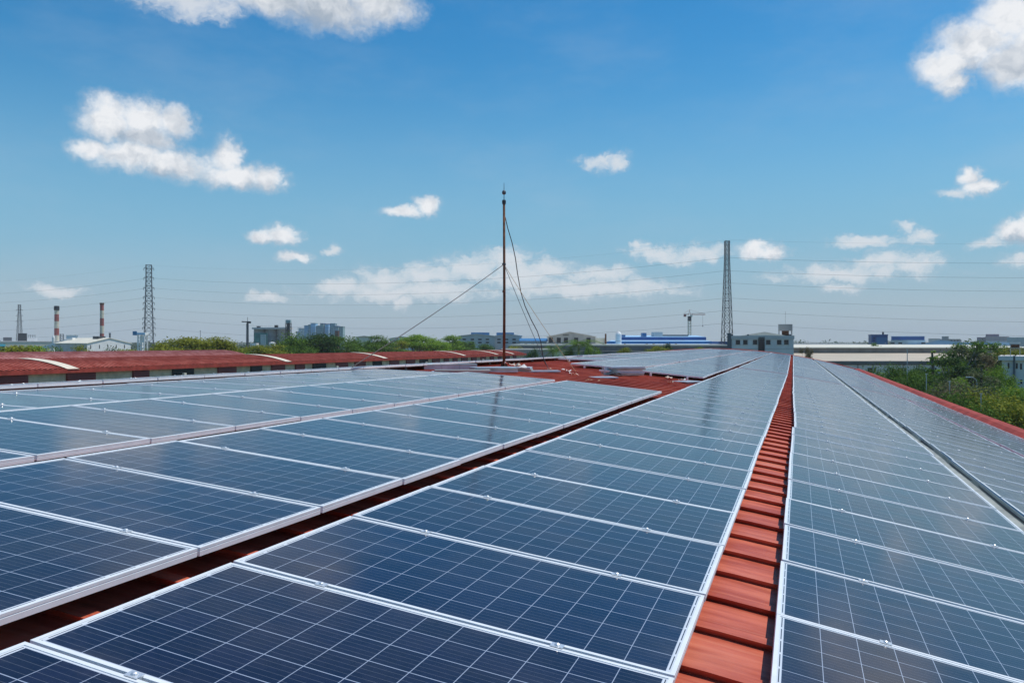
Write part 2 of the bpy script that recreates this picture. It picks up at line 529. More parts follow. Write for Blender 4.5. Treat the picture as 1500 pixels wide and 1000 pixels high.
def rib_sheet(t0, t1, Ls, hfun, frame, pitch=0.5, rh=0.032, flat=0.80, zfun=None):
    """corrugated sheet: ribs run along L, repeat along t"""
    prof = [(0, 0), (flat + 0.03, 0), (flat, rh), (0.96, rh)]
    ts = []
    n = int(round((t1 - t0) / pitch))
    for i in range(n):
        for a, z in prof: ts.append((t0 + (i + a) * pitch, z))
    ts.append((t0 + n * pitch, 0))
    vs = []; uv = []
    for t, z in ts:
        for L in Ls:
            p = frame(t, L, hfun(L)); vs.append((p[0], p[1], p[2] + z)); uv.append((L, t))
    m = len(Ls); fs = []
    for i in range(len(ts) - 1):
        for j in range(m - 1):
            a = i * m + j
            fs.append((a, a + m, a + m + 1, a + 1))
    b = MB(); b.v = vs; b.f = fs
    return b, uv


T_END = 97.0
bld = root('warehouse', 'large warehouse under our feet with a curved red ribbed metal roof carrying the solar panels', 'building', RW(0, 9, 12).to_tuple())
bld.location = (0, 0, 0)
Ls = [-6.7 + i * (31.4 / 40) for i in range(41)]
b, uv = rib_sheet(-9.0, T_END, Ls, hroof, RWS, flat=0.80, rh=0.032)
roof = b.build('roof', M['redroof'], bld, uv=uv)
# walls (closed body below the sheet)
b = MB()
top = [RWS(t, L, hroof(L) + 0.03) for t in (-9.0, T_END) for L in Ls]
n = len(Ls)
vs = [tuple(p) for p in top] + [(p.x, p.y, 0.0) for p in top]
fs = []
for i in range(n - 1):
    fs.append((i, i + 1, i + 1 + 2 * n, i + 2 * n))
    fs.append((n + i + 1, n + i, n + i + 2 * n, n + i + 1 + 2 * n))
for i in (0, n - 1):
    fs.append((i, i + n, i + 3 * n, i + 2 * n))
b.add(vs, fs).build('wall', M['grey_wall'], bld)
# eave flashing along the right edge
eb = MB(); euv = []
prof = [(-6.28, 0.015), (-6.30, 0.10), (-6.48, 0.20), (-6.75, 0.21), (-6.78, -0.25)]
ts = [i * 3.0 - 9 for i in range(36)]
ts[-1] = T_END
for t in ts:
    for L, up in prof:
        p = RWS(t, L, hroof(-6.45) - up); eb.v.append(tuple(p)); euv.append((t * 0.4, L))
k = len(prof)
for i in range(len(ts) - 1):
    for j in range(k - 1): eb.f.append((i * k + j, i * k + j + 1, (i + 1) * k + j + 1, (i + 1) * k + j))
eb.build('eave_flashing', M['flash'], bld)
# end flashing over the far gable
gb = MB()
for L in Ls:
    for tt, up in ((T_END - 0.35, 0.15), (T_END + 0.05, 0.19), (T_END + 0.07, -0.2)):
        gb.v.append(tuple(RWS(tt, L, hroof(L) - up)))
for i in range(n - 1):
    for j in range(2): gb.f.append((i * 3 + j, i * 3 + j + 1, (i + 1) * 3 + j + 1, (i + 1) * 3 + j))
gb.build('gable_flashing', M['flash'], bld)

# ------------------------------------------------------------------ solar panels
def frame_mesh():
    prof = [(0.0170, -0.0030), (0.0170, 0.0), (0.0, 0.0), (0.0, -0.012), (0.0018, -0.0135), (0.0018, -0.016), (0.0, -0.0175), (0.0, -0.040), (0.022, -0.040)]
    b = MB(); k = len(prof)
    for (a, c) in ((-1, -1), (1, -1), (1, 1), (-1, 1)):
        for ins, z in prof: b.v.append((a * (PLEN / 2 - ins), c * (PWID / 2 - ins), z))
    for s in range(4):
        s2 = (s + 1) % 4
        for j in range(k - 1): b.f.append((s * k + j, s * k + j + 1, s2 * k + j + 1, s2 * k + j))
    return b


def glass_mesh():
    b = MB(); x, y = PLEN / 2 - 0.0170, PWID / 2 - 0.0170
    b.add([(-x, -y, -0.0030), (x, -y, -0.0030), (x, y, -0.0030), (-x, y, -0.0030), (-x, -y, -0.0065), (x, -y, -0.0065), (x, y, -0.0065), (-x, y, -0.0065)],
          [(0, 1, 2, 3), (7, 6, 5, 4)])
    uv = [(0.0170, 0.0170), (PLEN - 0.0170, 0.0170), (PLEN - 0.0170, PWID - 0.0170), (0.0170, PWID - 0.0170)] * 2
    return b, uv


def clamp_mesh():
    b = MB()
    b.box((0, 0, 0.0035), (0.05, 0.034, 0.003))
    b.box((0, 0, -0.016), (0.05, 0.012, 0.036))
    b.lathe([(0.012, 0.005), (0.0115, 0.008), (0.0095, 0.0105), (0.006, 0.0125), (0.002, 0.0133)], n=10)
    return b


fmb = frame_mesh(); gmb, guv = glass_mesh(); cmb = clamp_mesh()
CLX = PLEN / 2 - 0.45
rng = random.Random(7)
PITCH = 1.012
# row: name text, L right edge, h right edge, L left edge, h left edge, phase, list of (t_from, t_to), drift points
def drift(pts, t):
    if t <= pts[0][0]: return pts[0][1]
    for (a, x), (c, y) in zip(pts, pts[1:]):
        if t <= c: return x + (y - x) * (t - a) / (c - a)
    return pts[-1][1]

DR = [(12.8, 0.0), (12.81, -0.03), (22, 0.06), (35, 0.15), (60, 0.33), (96, 0.58)]
DL1 = [(13, 0.0), (35, 0.03), (60, 0.22), (96, 0.52)]
DL2 = [(20, 0.0), (35, 0.03), (60, 0.16), (96, 0.34)]
ROWS = [
    ('outermost row beside the red eave', -6.05, 2.66, -4.12, 2.155, 0.98, 'R', DR),
    ('row between cable tray and eave row', -3.96, 2.105, -2.05, 1.655, 0.98, 'R', DR),
    ('row between red gap and cable tray', -1.822, 1.611, 0.102, 1.265, 0.980, 'R', DR),
    ('first row on the mast side of the red gap', 0.426, 1.204, 2.366, 0.963, 0.949, 'R', DL1),
    ('second row on the mast side of the red gap', 2.581, 0.934, 4.527, 0.747, 0.99, 'L2', DL2),
    ('third row on the mast side of the red gap', 4.776, 0.743, 6.728, 0.603, 0.98, 'L3', DL2),
    ('fourth row on the mast side of the red gap', 6.86, 0.615, 8.80, 0.555, 0.72, 'L4', DL2),
    ('raised row along the roof crest', 9.05, 0.51, 10.99, 0.60, 0.55, 'L5', DL2),
]
B1, B2 = 34.9, 59.7
SEG = {
    'R': [(-2.0, B1), (B1, B2), (B2, 95.3)],
    'L2': [(-2.0, 16.9), (23.55, B1), (B1, B2), (B2, 95.3)],
    'L3': [(-2.0, 16.6), (24.4, B1), (B1, B2), (B2, 95.3)],
    'L4': [(-2.0, 15.95), (30.2, B1), (B1, B2), (B2, 95.3)],
    'L5': [(-2.0, B1), (B1, B2), (B2, 95.3)],
}
ORD = ['first', 'second', 'third', 'fourth', 'fifth', 'sixth', 'seventh', 'eighth', 'ninth', 'tenth', 'eleventh', 'twelfth', 'thirteenth', 'fourteenth',
       'fifteenth', 'sixteenth', 'seventeenth', 'eighteenth', 'nineteenth']
TENS = {20: ('twentieth', 'twenty'), 30: ('thirtieth', 'thirty'), 40: ('fortieth', 'forty'), 50: ('fiftieth', 'fifty'), 60: ('sixtieth', 'sixty'), 70: ('seventieth', 'seventy'), 80: ('eightieth', 'eighty'), 90: ('ninetieth', 'ninety')}


def ordinal(i):
    if i < 20: return ORD[i - 1]
    t = i // 10 * 10
    return TENS[t][0] if i == t else TENS[t][1] + '-' + ORD[i - t - 1]


def vis_area(cs):
    pts = []
    for c in cs:
        if c.y < 0.4: return -1
        pts.append(proj(c))
    a = 0
    poly = pts
    for axis, lim, sgn in ((0, 0, 1), (0, 1500, -1), (1, 0, 1), (1, 999, -1)):
        new = []
        for i in range(len(poly)):
            p, q = poly[i], poly[(i + 1) % len(poly)]
            ip, iq = sgn * (p[axis] - lim) >= 0, sgn * (q[axis] - lim) >= 0
            if ip: new.append(p)
            if ip != iq:
                u = (lim - p[axis]) / (q[axis] - p[axis])
                new.append((p[0] + u * (q[0] - p[0]), p[1] + u * (q[1] - p[1])))
        poly = new
        if not poly: return 0
    for i in range(len(poly)):
        p, q = poly[i], poly[(i + 1) % len(poly)]; a += p[0] * q[1] - p[1] * q[0]
    return abs(a) / 2


panels = []
for ri, (txt, La, ha, Lb, hb, ph, seg, dr) in enumerate(ROWS):
    cnt = 0
    for si, (ta, tb) in enumerate(SEG[seg]):
        if si == 0:
            k0 = math.ceil((ta - ph) / PITCH); start = ph + k0 * PITCH
        else:
            start = ta + 0.06
        kk = 0
        while start + (kk + 1) * PITCH <= tb + 0.02:
            t = start + kk * PITCH + 0.5 * PITCH; kk += 1
            dL = drift(dr, t)
            wob = 0.006 * math.sin(t * 0.7 + ri) if si else 0.0
            pr = RW(t, La + dL, ha + wob - 0.19 * 0); pl = RW(t, Lb + dL, hb + wob)
            ex = (pr - pl).normalized(); ey = (RW(1, 0, 0) - RW(0, 0, 0)).normalized()
            ez = ex.cross(ey).normalized()
            ctr = (pr + pl) / 2 + ex * rng.gauss(0, .0035) + Vector((0, 0, rng.gauss(0, .0018)))
            ez = (ez + ex * rng.gauss(0, 0.0014) + ey * rng.gauss(0, 0.0018)).normalized()
            ey = ez.cross(ex).normalized(); ex = ey.cross(ez)
            mx = Matrix((ex, ey, ez)).transposed().to_4x4(); mx.translation = ctr
            cs = [mx @ Vector((a * PLEN / 2, c * PWID / 2, 0)) for a, c in ((-1, -1), (1, -1), (1, 1), (-1, 1))]
            ar = vis_area(cs)
            if ar <= 0 and t < 0.1: continue
            if ar > 0:
                cnt += 1
            panels.append(dict(row=ri, n=cnt, mx=mx, area=ar, last=(start + (kk + 1) * PITCH > tb + 0.02), t=t))
order = sorted(range(len(panels)), key=lambda i: -panels[i]['area'])
big = set(order[:292])
proto = {}
for i, pn in enumerate(panels):
    if i not in big or pn['area'] <= 0: continue
    txt = ROWS[pn['row']][0]
    o = bpy.data.objects.new('solar_panel', None)
    COL.objects.link(o)
    o.empty_display_size = 0.2
    o.matrix_world = pn['mx']
    tag(o, '%s blue solar panel of the %s' % (ordinal(pn['n']), txt), 'solar panel', 'solar panels laid in rows on the red roof')
    if not proto:
        proto['frame'] = fmb.build('frame', M['alu']).data
        proto['glass'] = gmb.build('glass', M['cell'], uv=guv).data
        proto['clamp'] = cmb.build('clamp', M['clamp']).data
        for q in [x for x in COL.objects if x.data in proto.values() and x.type == 'MESH']:
            bpy.data.objects.remove(q)
    parts = [('frame', (0, 0, 0)), ('glass', (0, 0, 0))]
    if not pn['last']:
        parts += [('clamp', (-CLX + rng.uniform(-.03, .03), PITCH / 2, 0)), ('clamp', (CLX + rng.uniform(-.03, .03), PITCH / 2, 0))]
    for nm, loc in parts:
        c = bpy.data.objects.new(nm, proto[nm]); COL.objects.link(c); c.parent = o; c.location = loc
# the farther ones
fv = []; ff = []; fm = []; fu = []
for i, pn in enumerate(panels):
    if i in big: continue
    for mb, mi, uvs, off in ((fmb, 0, None, (0, 0, 0)), (gmb, 1, guv, (0, 0, 0)), (cmb, 2, None, (-CLX, PITCH / 2, 0)), (cmb, 2, None, (CLX, PITCH / 2, 0))):
        if mi == 2 and pn['last']: continue
        o0 = len(fv)
        for k, v in enumerate(mb.v):
            fv.append(tuple(pn['mx'] @ (Vector(v) + Vector(off)))); fu.append(uvs[k] if uvs else (0, 0))
        for f in mb.f: ff.append(tuple(x + o0 for x in f)); fm.append(mi)
b = MB(); b.v = fv; b.f = ff
far = b.build('solar_panels', M['alu'], uv=fu)
far.data.materials.append(M['cell']); far.data.materials.append(M['clamp'])
far.data.polygons.foreach_set('material_index', fm)
tag(far, 'farther rows of blue grey solar panels running to the end of the red roof', 'solar panels', kind='stuff')

# rails under the rows, with small feet, one pair of rails per row
for ri, (txt, La, ha, Lb, hb, ph, seg, dr) in enumerate(ROWS):
    rb = MB(); fb = MB()
    for (ta, tb) in SEG[seg]:
        for u in (0.23, 0.77):
            pts = []
            t = max(ta, 0.6)
            t_list = [t]
            while t + 4 < tb - 0.1: t += 4; t_list.append(t)
            t_list.append(tb - 0.1)
            for t in t_list:
                dL = drift(dr, t); L = La + (Lb - La) * u; h = ha + (hb - ha) * u
                pts.append(RW(t, L + dL, h + 0.062))
            for p, q in zip(pts, pts[1:]): rb.tube([p, q], 0.021, 4)
            t = max(ta, 0.6) + 0.05
            while t < tb:
                dL = drift(dr, t); L = La + (Lb - La) * u + dL; h = ha + (hb - ha) * u
                p = RW(t, L, h + 0.07); q = RW(t, L, hroof(L) - 0.0)
                if p.z - q.z > 0.01:
                    fb.box(((p.x + q.x) / 2, (p.y + q.y) / 2, (p.z + q.z) / 2), (0.06, 0.02, p.z - q.z + 0.02), -TH)
                    fb.box((q.x, q.y, q.z + 0.008), (0.09, 0.07, 0.012), -TH)
                t += 1.5
    rr = root('mounting_rail', 'aluminium mounting rails under the %s' % txt, 'rail', (0, 0, 0), 0, 'rails under the solar panels')
    rb.build('rail', M['alu'], rr); tag(fb.build('foot', M['alu'], rr), kind='stuff')

# galvanised cable tray lying between first and second right rows
tb_ = MB(); cb = MB()
segs = [i * 2.5 + 0.8 for i in range(38)]
for a, c in zip(segs, segs[1:]):
    d = drift(DR, (a + c) / 2)
    pr = [(-1.872, 1.665), (-1.872, 1.722), (-2.012, 1.715), (-2.030, 1.660), (-2.026, 1.660), (-2.009, 1.711), (-1.876, 1.718), (-1.876, 1.665)]
    vs = [tuple(RW(t, L + d, h)) for t in (a, c - 0.012) for L, h in pr]
    m_ = len(pr)
    tb_.add(vs, [(j, (j + 1) % m_, (j + 1) % m_ + m_, j + m_) for j in range(m_)] + [tuple(range(m_)), tuple(range(2 * m_ - 1, m_ - 1, -1))])
ct = root('cable_tray', 'galvanised grey cable tray with black cable running between two panel rows', 'cable tray')
tb_.build('tray', M['galv'], ct)
pts = [RW(t, -2.026 + drift(DR, t) + 0.004 * math.sin(t * 2.1), 1.698) for t in np.arange(0.8, 94, 0.8)]
cb.tube(pts, 0.017, 6).build('cable', M['black'], ct, smooth=True)


# ------------------------------------------------------------------ mast with its stays
mp = onroof(738.3, 538)
D = mp.y
mh = (538 - 268) / F * D
ma = root('lightning_mast', 'tall rusty lightning rod mast with ball tip standing on the red roof', 'mast', mp)
z1 = (538 - 294) / F * D
b = MB().tube([(0, 0, 0), (0.01, 0, z1 * .4), (0.0, 0, z1)], [0.043, 0.040, 0.036], 10)
b.lathe([(0.048, z1 * .45), (0.048, z1 * .45 + .06)], n=10)
b.build('pole', M['rust'], ma, smooth=True)
MB().tube([(0, 0, z1), (0, 0, mh)], [0.012, 0.006], 6).build('rod', M['steel'], ma)
zb = (538 - 282) / F * D
MB().lathe([(0.01, -0.07), (0.05, -0.05), (0.062, 0), (0.05, 0.045), (0.015, 0.07)], (0, 0, zb), 14).build('ball_tip', M['steel_light'], ma, smooth=True)
MB().lathe([(0.055, z1 - 0.1), (0.06, z1 - 0.02), (0.05, z1 + 0.02)], n=10).build('cap_bracket', M['steel'], ma)
b = MB().box((0, 0, 0.01), (0.34, 0.34, 0.02), 0.3).box((0, 0, 0.12), (0.02, 0.24, 0.22), 0.3, 0.3).box((0, 0, 0.12), (0.24, 0.02, 0.22), 0.3, 0.3)
b.build('base_plate', M['rust'], ma)
zs = (538 - 387) / F * D
MB().lathe([(0.052, zs - 0.03), (0.058, zs), (0.052, zs + 0.03)], n=10).build('stay_collar', M['steel'], ma)


def sag(p, q, s, n=14):
    return [p.lerp(q, i / n) - Vector((0, 0, 4 * s * (i / n) * (1 - i / n))) for i in range(n + 1)]


col_p = mp + Vector((0, 0, zs))
an1 = RW(15.2, 9.02, 0.50)
tag(MB().tube(sag(col_p, an1, 0.05), 0.0105, 5).build('guy_rope', M['wire']), 'guy rope slanting down from the mast toward the tree row side', 'guy rope', 'ropes and cables staying the mast')
an2 = onroof(806, 546, 0.0)
tag(MB().tube(sag(col_p, an2, 0.06), 0.008, 5).build('guy_rope', M['wire']), 'steeper thin guy rope ending on the red roof by the litter', 'guy rope', 'ropes and cables staying the mast')
an3 = onroof(845, 546, 0.0)
tag(MB().tube(sag(col_p, an3, 0.10), 0.007, 5).build('guy_rope', M['rope']), 'faint outer guy rope turning jute brown where it reaches the red roof', 'guy rope', 'ropes and cables staying the mast')
cpts = [(740, 318), (744, 335), (750, 355), (755, 378), (758, 400), (763, 428), (769, 448), (778, 468), (787, 485), (792, 500), (795, 520), (798, 531)]
cw = [P(x, y, D + 0.12 * i) for i, (x, y) in enumerate(cpts)]
cw.append(onroof(802, 536, 0.02))
tag(MB().tube(cw, 0.014, 6).build('earth_cable', M['wire'], smooth=True), 'loose black earth cable hanging in a wavy curve beside the mast', 'cable', 'ropes and cables staying the mast')

# ------------------------------------------------------------------ things lying on the bare part of the roof
def slab_stack(name, label, cat, px, py, w, d, hts, rz, mats, group=None, tilt=None):
    p = onroof(px, py)
    r = root(name, label, cat, p, rz, group)
    z = 0.02
    rg = random.Random(int(px))
    for i, h in enumerate(hts):
        b = MB().box((rg.uniform(-.05, .05), rg.uniform(-.04, .04), z + h / 2), (w, d, h), rg.uniform(-.05, .05))
        b.build('panel', mats[i % len(mats)], r)
        z += h + 0.004
    return r


STK = 'spare panels and sheets left lying on the red roof'
p = onroof(621, 542.8); q = onroof(699, 543.5)
r = root('metal_duct', 'long pale blue galvanised duct lying on the roof behind the panels', 'duct', p)
dv = Vector((q.x - p.x, 0.35, 0)); ln = dv.length; r.rotation_euler.z = math.atan2(dv.y, dv.x)
b = MB()
for k in range(3): b.b2(k * ln / 3 + 0.004, (k + 1) * ln / 3 - 0.004, 0, 0.22, 0.0 if k else 0.01, 0.155 + 0.006 * k)
b.build('duct_section', M['galv_blue'], r)
MB().b2(ln * .02, ln * .985, -0.012, -0.002, 0.142, 0.156).build('duct_flange', M['galv'], r)
slab_stack('panel_stack', 'low stack of grey sheets next to the end of the pale duct', 'panel stack', 676, 546.5, 1.35, 0.5, [0.03, 0.03], 0.1, [M['galv_blue'], M['galv']], STK)
slab_stack('panel_stack', 'stack of three grey sheets just beside the foot of the mast', 'panel stack', 722, 545.5, 1.1, 0.7, [0.04, 0.04, 0.03], 0.3, [M['galv_blue'], M['galv']], STK)
slab_stack('panel_stack', 'silver panel pair topped with scraps, beside the mast base', 'panel stack', 752, 544, 1.0, 0.6, [0.05, 0.05], -0.15, [M['galv'], M['galv_blue']], STK)
slab_stack('loose_panel', 'single long grey sheet lying alone past the mast base', 'panel', 786, 545.5, 1.15, 0.45, [0.035], 0.16, [M['galv_blue']], STK)
r = slab_stack('panel_stack', 'thick stack of silver panels in the middle of the bare red roof', 'panel stack', 912, 550, 1.0, 0.75, [0.045] * 5, 0.28, [M['galv'], M['galv_blue'], M['alu']], STK)
r = slab_stack('loose_panel', 'dark framed panel lying flat in front of the thick silver stack', 'panel', 883, 554.5, 0.62, 0.55, [0.03], 0.2, [M['galv_blue']], STK)
p = onroof(896, 551)
r = root('folded_sheet', 'black plastic sheet sagging between the flat dark panel and the stack', 'sheet', p, 0.2)
b = MB()
for i in range(9):
    for j in range(5):
        x = -0.32 + i * 0.08; y = -0.22 + j * 0.11
        b.v.append((x, y, 0.03 + 0.15 * math.exp(-((x - .05) ** 2) / 0.03) * (1 - abs(j - 2) * .25) + 0.012 * math.sin(i * 2.3 + j)))
for i in range(8):
    for j in range(4): b.f.append((i * 5 + j, i * 5 + j + 5, i * 5 + j + 6, i * 5 + j + 1))
b.build('sheet', M['black'], r, smooth=True)
p = onroof(893, 549)
r = root('upright_sheet', 'small pale sheet propped upright behind the black plastic', 'sheet', p, 0.25)
MB().box((0, 0, 0.12), (0.34, 0.018, 0.2)).build('board', M['alu'], r)
MB().box((0.17, 0.02, 0.12), (0.02, 0.03, 0.24)).build('edge_strip', M['galv'], r)
slab_stack('loose_panel', 'pale grey panel lying beside the front panel row past the red strip', 'panel', 1010, 562, 0.62, 0.62, [0.03, 0.02], 0.5, [M['galv_blue']], STK)


def crumple(b, p, s, rg):
    n = 4; vs = []; fs = []
    a0 = rg.uniform(0, 6)
    for i in range(n):
        for j in range(n):
            x = (i / (n - 1) - .5) * s; y = (j / (n - 1) - .5) * s * rg.uniform(.5, .9)
            z = 0.01 + abs(rg.gauss(0, .35)) * s * .55
            vs.append((p.x + x * math.cos(a0) - y * math.sin(a0), p.y + x * math.sin(a0) + y * math.cos(a0), p.z + z))
    for i in range(n - 1):
        for j in range(n - 1): fs.append((i * n + j, (i + 1) * n + j, (i + 1) * n + j + 1, i * n + j + 1))
    b.add(vs, fs)


rg = random.Random(3)
LIT = [(742, 533, .16, 'paper', 'white scrap caught right at the mast foot'), (750, 536, .2, 'litter', 'crumpled cardboard behind the mast foot'),
       (758, 537, .22, 'litter', 'torn cardboard on the silver panel pair'), (766, 539, .2, 'paper', 'bright scrap at the outer end of the silver panel pair'),
       (806, 541.5, .15, 'litter', 'curl of cardboard at the end of the single long sheet'),
       (824, 542, .12, 'paper', 'white scrap up the roof from the litter cluster'), (833, 545, .18, 'paper', 'biggest white scrap of the litter cluster'),
       (837, 547.5, .14, 'paper', 'middle white scrap of the litter cluster'), (842, 550, .16, 'litter', 'tan scrap at the lower end of the litter cluster'),
       (980, 555, .2, 'litter', 'tan cardboard curl alone on the roof ribs'), (982, 561, .22, 'litter', 'flattened tan cardboard below the lone curl'), (1000, 557.5, .2, 'paper', 'pale scraps touching the lone pale grey panel')]
for x, y, s, m, lab in LIT:
    b = MB(); crumple(b, onroof(x, y, 0.03 if y > 541 else 0.12), s, rg)
    tag(b.build('scrap', M[m]), lab, 'litter', 'scraps littering the red roof')
rp = [onroof(858 + i * 2.5, 557 - 1.2 * math.sin(i * .8), 0.015) for i in range(10)]
tag(MB().tube(rp, 0.012, 5).build('rope', M['rope']), 'short yellowish rope lying on the ribs behind the second row', 'rope')

# ------------------------------------------------------------------ neighbouring red sheds on the far side
def arch_shed(name, label, L0, L1, h_e, h_c, t0, t1, rmat, wall=True, pitch=1.0, strips=(), notch=None):
    Lm = (L0 + L1) / 2
    q = (h_e - h_c) / ((L1 - L0) / 2) ** 2
    hf = lambda L: h_c + q * (L - Lm) ** 2
    r = root(name, label, 'building')
    Ls = [L0 + i * (L1 - L0) / 20 for i in range(21)]
    b, uv = rib_sheet(t0, t1, Ls, hf, RW, pitch=pitch, rh=0.05, flat=0.60)
    rf = b.build('roof', rmat, r, uv=uv)
    n = len(Ls)
    top = [RW(t, L, hf(L) + 0.04) for t in (t0 + .05, t1 - .05) for L in Ls]
    vs = [tuple(p) for p in top] + [(p.x, p.y, 0.0) for p in top]
    fs = []
    for i in range(n - 1):
        fs.append((i, i + 1, i + 1 + 2 * n, i + 2 * n)); fs.append((n + i + 1, n + i, n + i + 2 * n, n + i + 1 + 2 * n))
    for i in (0, n - 1): fs.append((i, i + n, i + 3 * n, i + 2 * n))
    MB().add(vs, fs).build('wall', M['brick'], r)
    # fascia and gutter at the near eave
    fb = MB()
    vs = []
    for t in (t0, t1):
        for L, h in ((L0 - 0.45, h_e - 0.0), (L0 - 0.45, h_e + 0.38), (L0 + 0.0, h_e + 0.38), (L0 + 0.0, h_e + 0.06)):
            vs.append(tuple(RW(t, L, h)))
    fb.add(vs, [(0, 1, 5, 4), (1, 2, 6, 5), (0, 4, 7, 3), (0, 3, 2, 1), (4, 5, 6, 7)])
    fb.build('fascia', M['flash'], r)
    for t in strips:
        vs = []; m_ = 0
        for L in [L0 - 0.5 + i * (Lm + 1 - L0) / 12 for i in range(13)]:
            for tt in (t, t + 1.2):
                vs.append(tuple(RW(tt, L, hf(L) - 0.10)))
        fs = [(2 * i, 2 * i + 1, 2 * i + 3, 2 * i + 2) for i in range(12)]
        MB().add(vs, fs).build('skylight', M['skylight'], r)
    return r, hf


r, hf = arch_shed('red_shed', 'long red arched shed with pale curved skylights and cream block wall', 60, 71.4, 2.18, 1.42, 28, 178, M['redroof_old'],
                  strips=(53.2, 84.8, 109.8, 140.9, 158.5, 168.5), pitch=0.5)
rg = random.Random(11)
t = 40.0; k_ = 0
while t < 174:
    w = rg.choice((2.0, 2.6, 3.0))
    vs = []
    for tt in (t, t + w):
        for L in (59.8, 60.05):
            for h in (2.60, 6.2): vs.append(tuple(RW(tt, L, h)))
    fs = [(0, 1, 5, 4), (0, 4, 6, 2), (0, 2, 3, 1), (4, 5, 7, 6)]
    dk = k_ in (4, 6, 9, 12, 15)
    MB().add(vs, fs).build('window' if dk else 'shutter', M['window'] if dk else M['doorred'], r)
    t += w + rg.choice((3.2, 3.8, 4.4)) * (.6 if k_ > 4 else 1); k_ += 1
for t in (67.0, 96, 124, 150):
    p = RW(t, 59.3, 3.0)
    MB().box((p.x, p.y, p.z / 2), (0.3, 0.3, p.z), -TH).build('downpipe', M['cream'], r)
arch_shed('red_shed', 'farther pinkish red arched shed seen over the ridge of the long shed', 72.6, 83.4, 1.95, 0.95, 28, 95.5, M['redroof_pink'], pitch=0.5)


# ------------------------------------------------------------------ ground
gm = bpy.data.materials.new('ground'); gm.use_nodes = True
N = NT(gm.node_tree); bb = N.n['Principled BSDF']
tc = N.new('ShaderNodeTexCoord').outputs['Object']
n1 = N.noise(tc, 0.02, 6, 0.65); n2 = N.noise(tc, 0.25, 5, 0.6)
c1 = N.mix(N.ramp(n1.outputs[0], 0.42, 0.6), (0.045, 0.075, 0.018, 1), (0.17, 0.15, 0.09, 1))
c2 = N.mix(N.m('MULTIPLY', N.ramp(n2.outputs[0], 0.35, 0.7), 0.5), c1, (0.03, 0.05, 0.012, 1))
N.l.new(c2, bb.inputs['Base Color']); bb.inputs['Roughness'].default_value = 0.95
b = MB(); NS = 64
b.v = [(0, 0, 0)] + [(rr_ * math.cos(a * 2 * math.pi / NS), rr_ * math.sin(a * 2 * math.pi / NS), 0) for rr_ in (400, 2500, 12000) for a in range(NS)]
b.f = [(0, 1 + a, 1 + (a + 1) % NS) for a in range(NS)]
for k in range(2):
    for a in range(NS):
        a2 = (a + 1) % NS; o = 1 + k * NS
        b.f.append((o + a, o + NS + a, o + NS + a2, o + a2))
tag(b.build('ground', gm), kind='structure')


# ------------------------------------------------------------------ buildings
def windows(r, xs, z0, z1, w, y=-0.04, m=None, name='window', dx=0.0):
    for x in xs:
        f = MB().b2(x - w / 2, x + w / 2, y - 0.03, y + 0.06, z0, z1).build(name, m or M['window'], r)


def gable_shed(name, label, x0, x1, ye, yr, D, depth, wm, rm, axis='y', over=0.3, rz=None, ridge=0.5, cat='building'):
    """front facing; axis 'y': gable faces the camera; axis 'x': eave faces the camera"""
    c = G((x0 + x1) / 2, D); w = (x1 - x0) / F * D * math.cos(math.atan(((x0 + x1) / 2 - 750) / F)); he = Z(ye, D); hr = Z(yr, D)
    r = root(name, label, cat, c, rz if rz is not None else -math.atan(((x0 + x1) / 2 - 750) / F))
    if axis == 'y':
        hr_ = hr
        MB().prism([(-w / 2, 0), (w / 2, 0), (w / 2, he), (w * (ridge - .5), hr_), (-w / 2, he)], 0, depth).build('wall', wm, r)
        t = 0.18; o = over
        s1 = (hr_ - he) / (w * ridge)
        poly = [(-w / 2 - o, he - o * s1 + .03), (w * (ridge - .5), hr_ + .03), (w / 2 + o, he - o * (hr_ - he) / (w * (1 - ridge)) + .03), (w / 2 + o, he + t), (w * (ridge - .5), hr_ + t + .03), (-w / 2 - o, he + t)]
        MB().prism(poly, -o, depth + o).build('roof', rm, r)
    else:
        hr2 = CZ - (yr - 500) / F * (D + depth / 2)
        MB().b2(-w / 2, w / 2, 0, depth, 0, he).build('wall', wm, r)
        vs = [(-w / 2 - over, -over, he + .02), (w / 2 + over, -over, he + .02), (w / 2 + over, depth / 2, hr2), (-w / 2 - over, depth / 2, hr2), (-w / 2 - over, depth + over, he + .02), (w / 2 + over, depth + over, he + .02)]
        vs += [(x, y, z + .15) for x, y, z in vs]
        fs = [(6, 7, 8, 9), (9, 8, 11, 10), (3, 2, 1, 0), (4, 5, 2, 3), (0, 1, 7, 6), (5, 4, 10, 11), (1, 2, 8, 7), (2, 5, 11, 8), (3, 0, 6, 9), (4, 3, 9, 10)]
        MB().add(vs, fs).build('roof', rm, r)
    return r, w, he, hr


def block(name, label, x0, x1, yt, D, depth, wm, cat='building', rz=None, cap=None):
    c = G((x0 + x1) / 2, D); w = (x1 - x0) / F * D * math.cos(math.atan(((x0 + x1) / 2 - 750) / F)); h = Z(yt, D)
    r = root(name, label, cat, c, rz if rz is not None else -math.atan(((x0 + x1) / 2 - 750) / F))
    MB().b2(-w / 2, w / 2, 0, depth, 0, h).build('wall', wm, r)
    MB().b2(-w / 2 - .15, w / 2 + .15, -.15, depth + .15, h + .003, h + 0.35).build('roof', cap or wm, r)
    return r, w, h


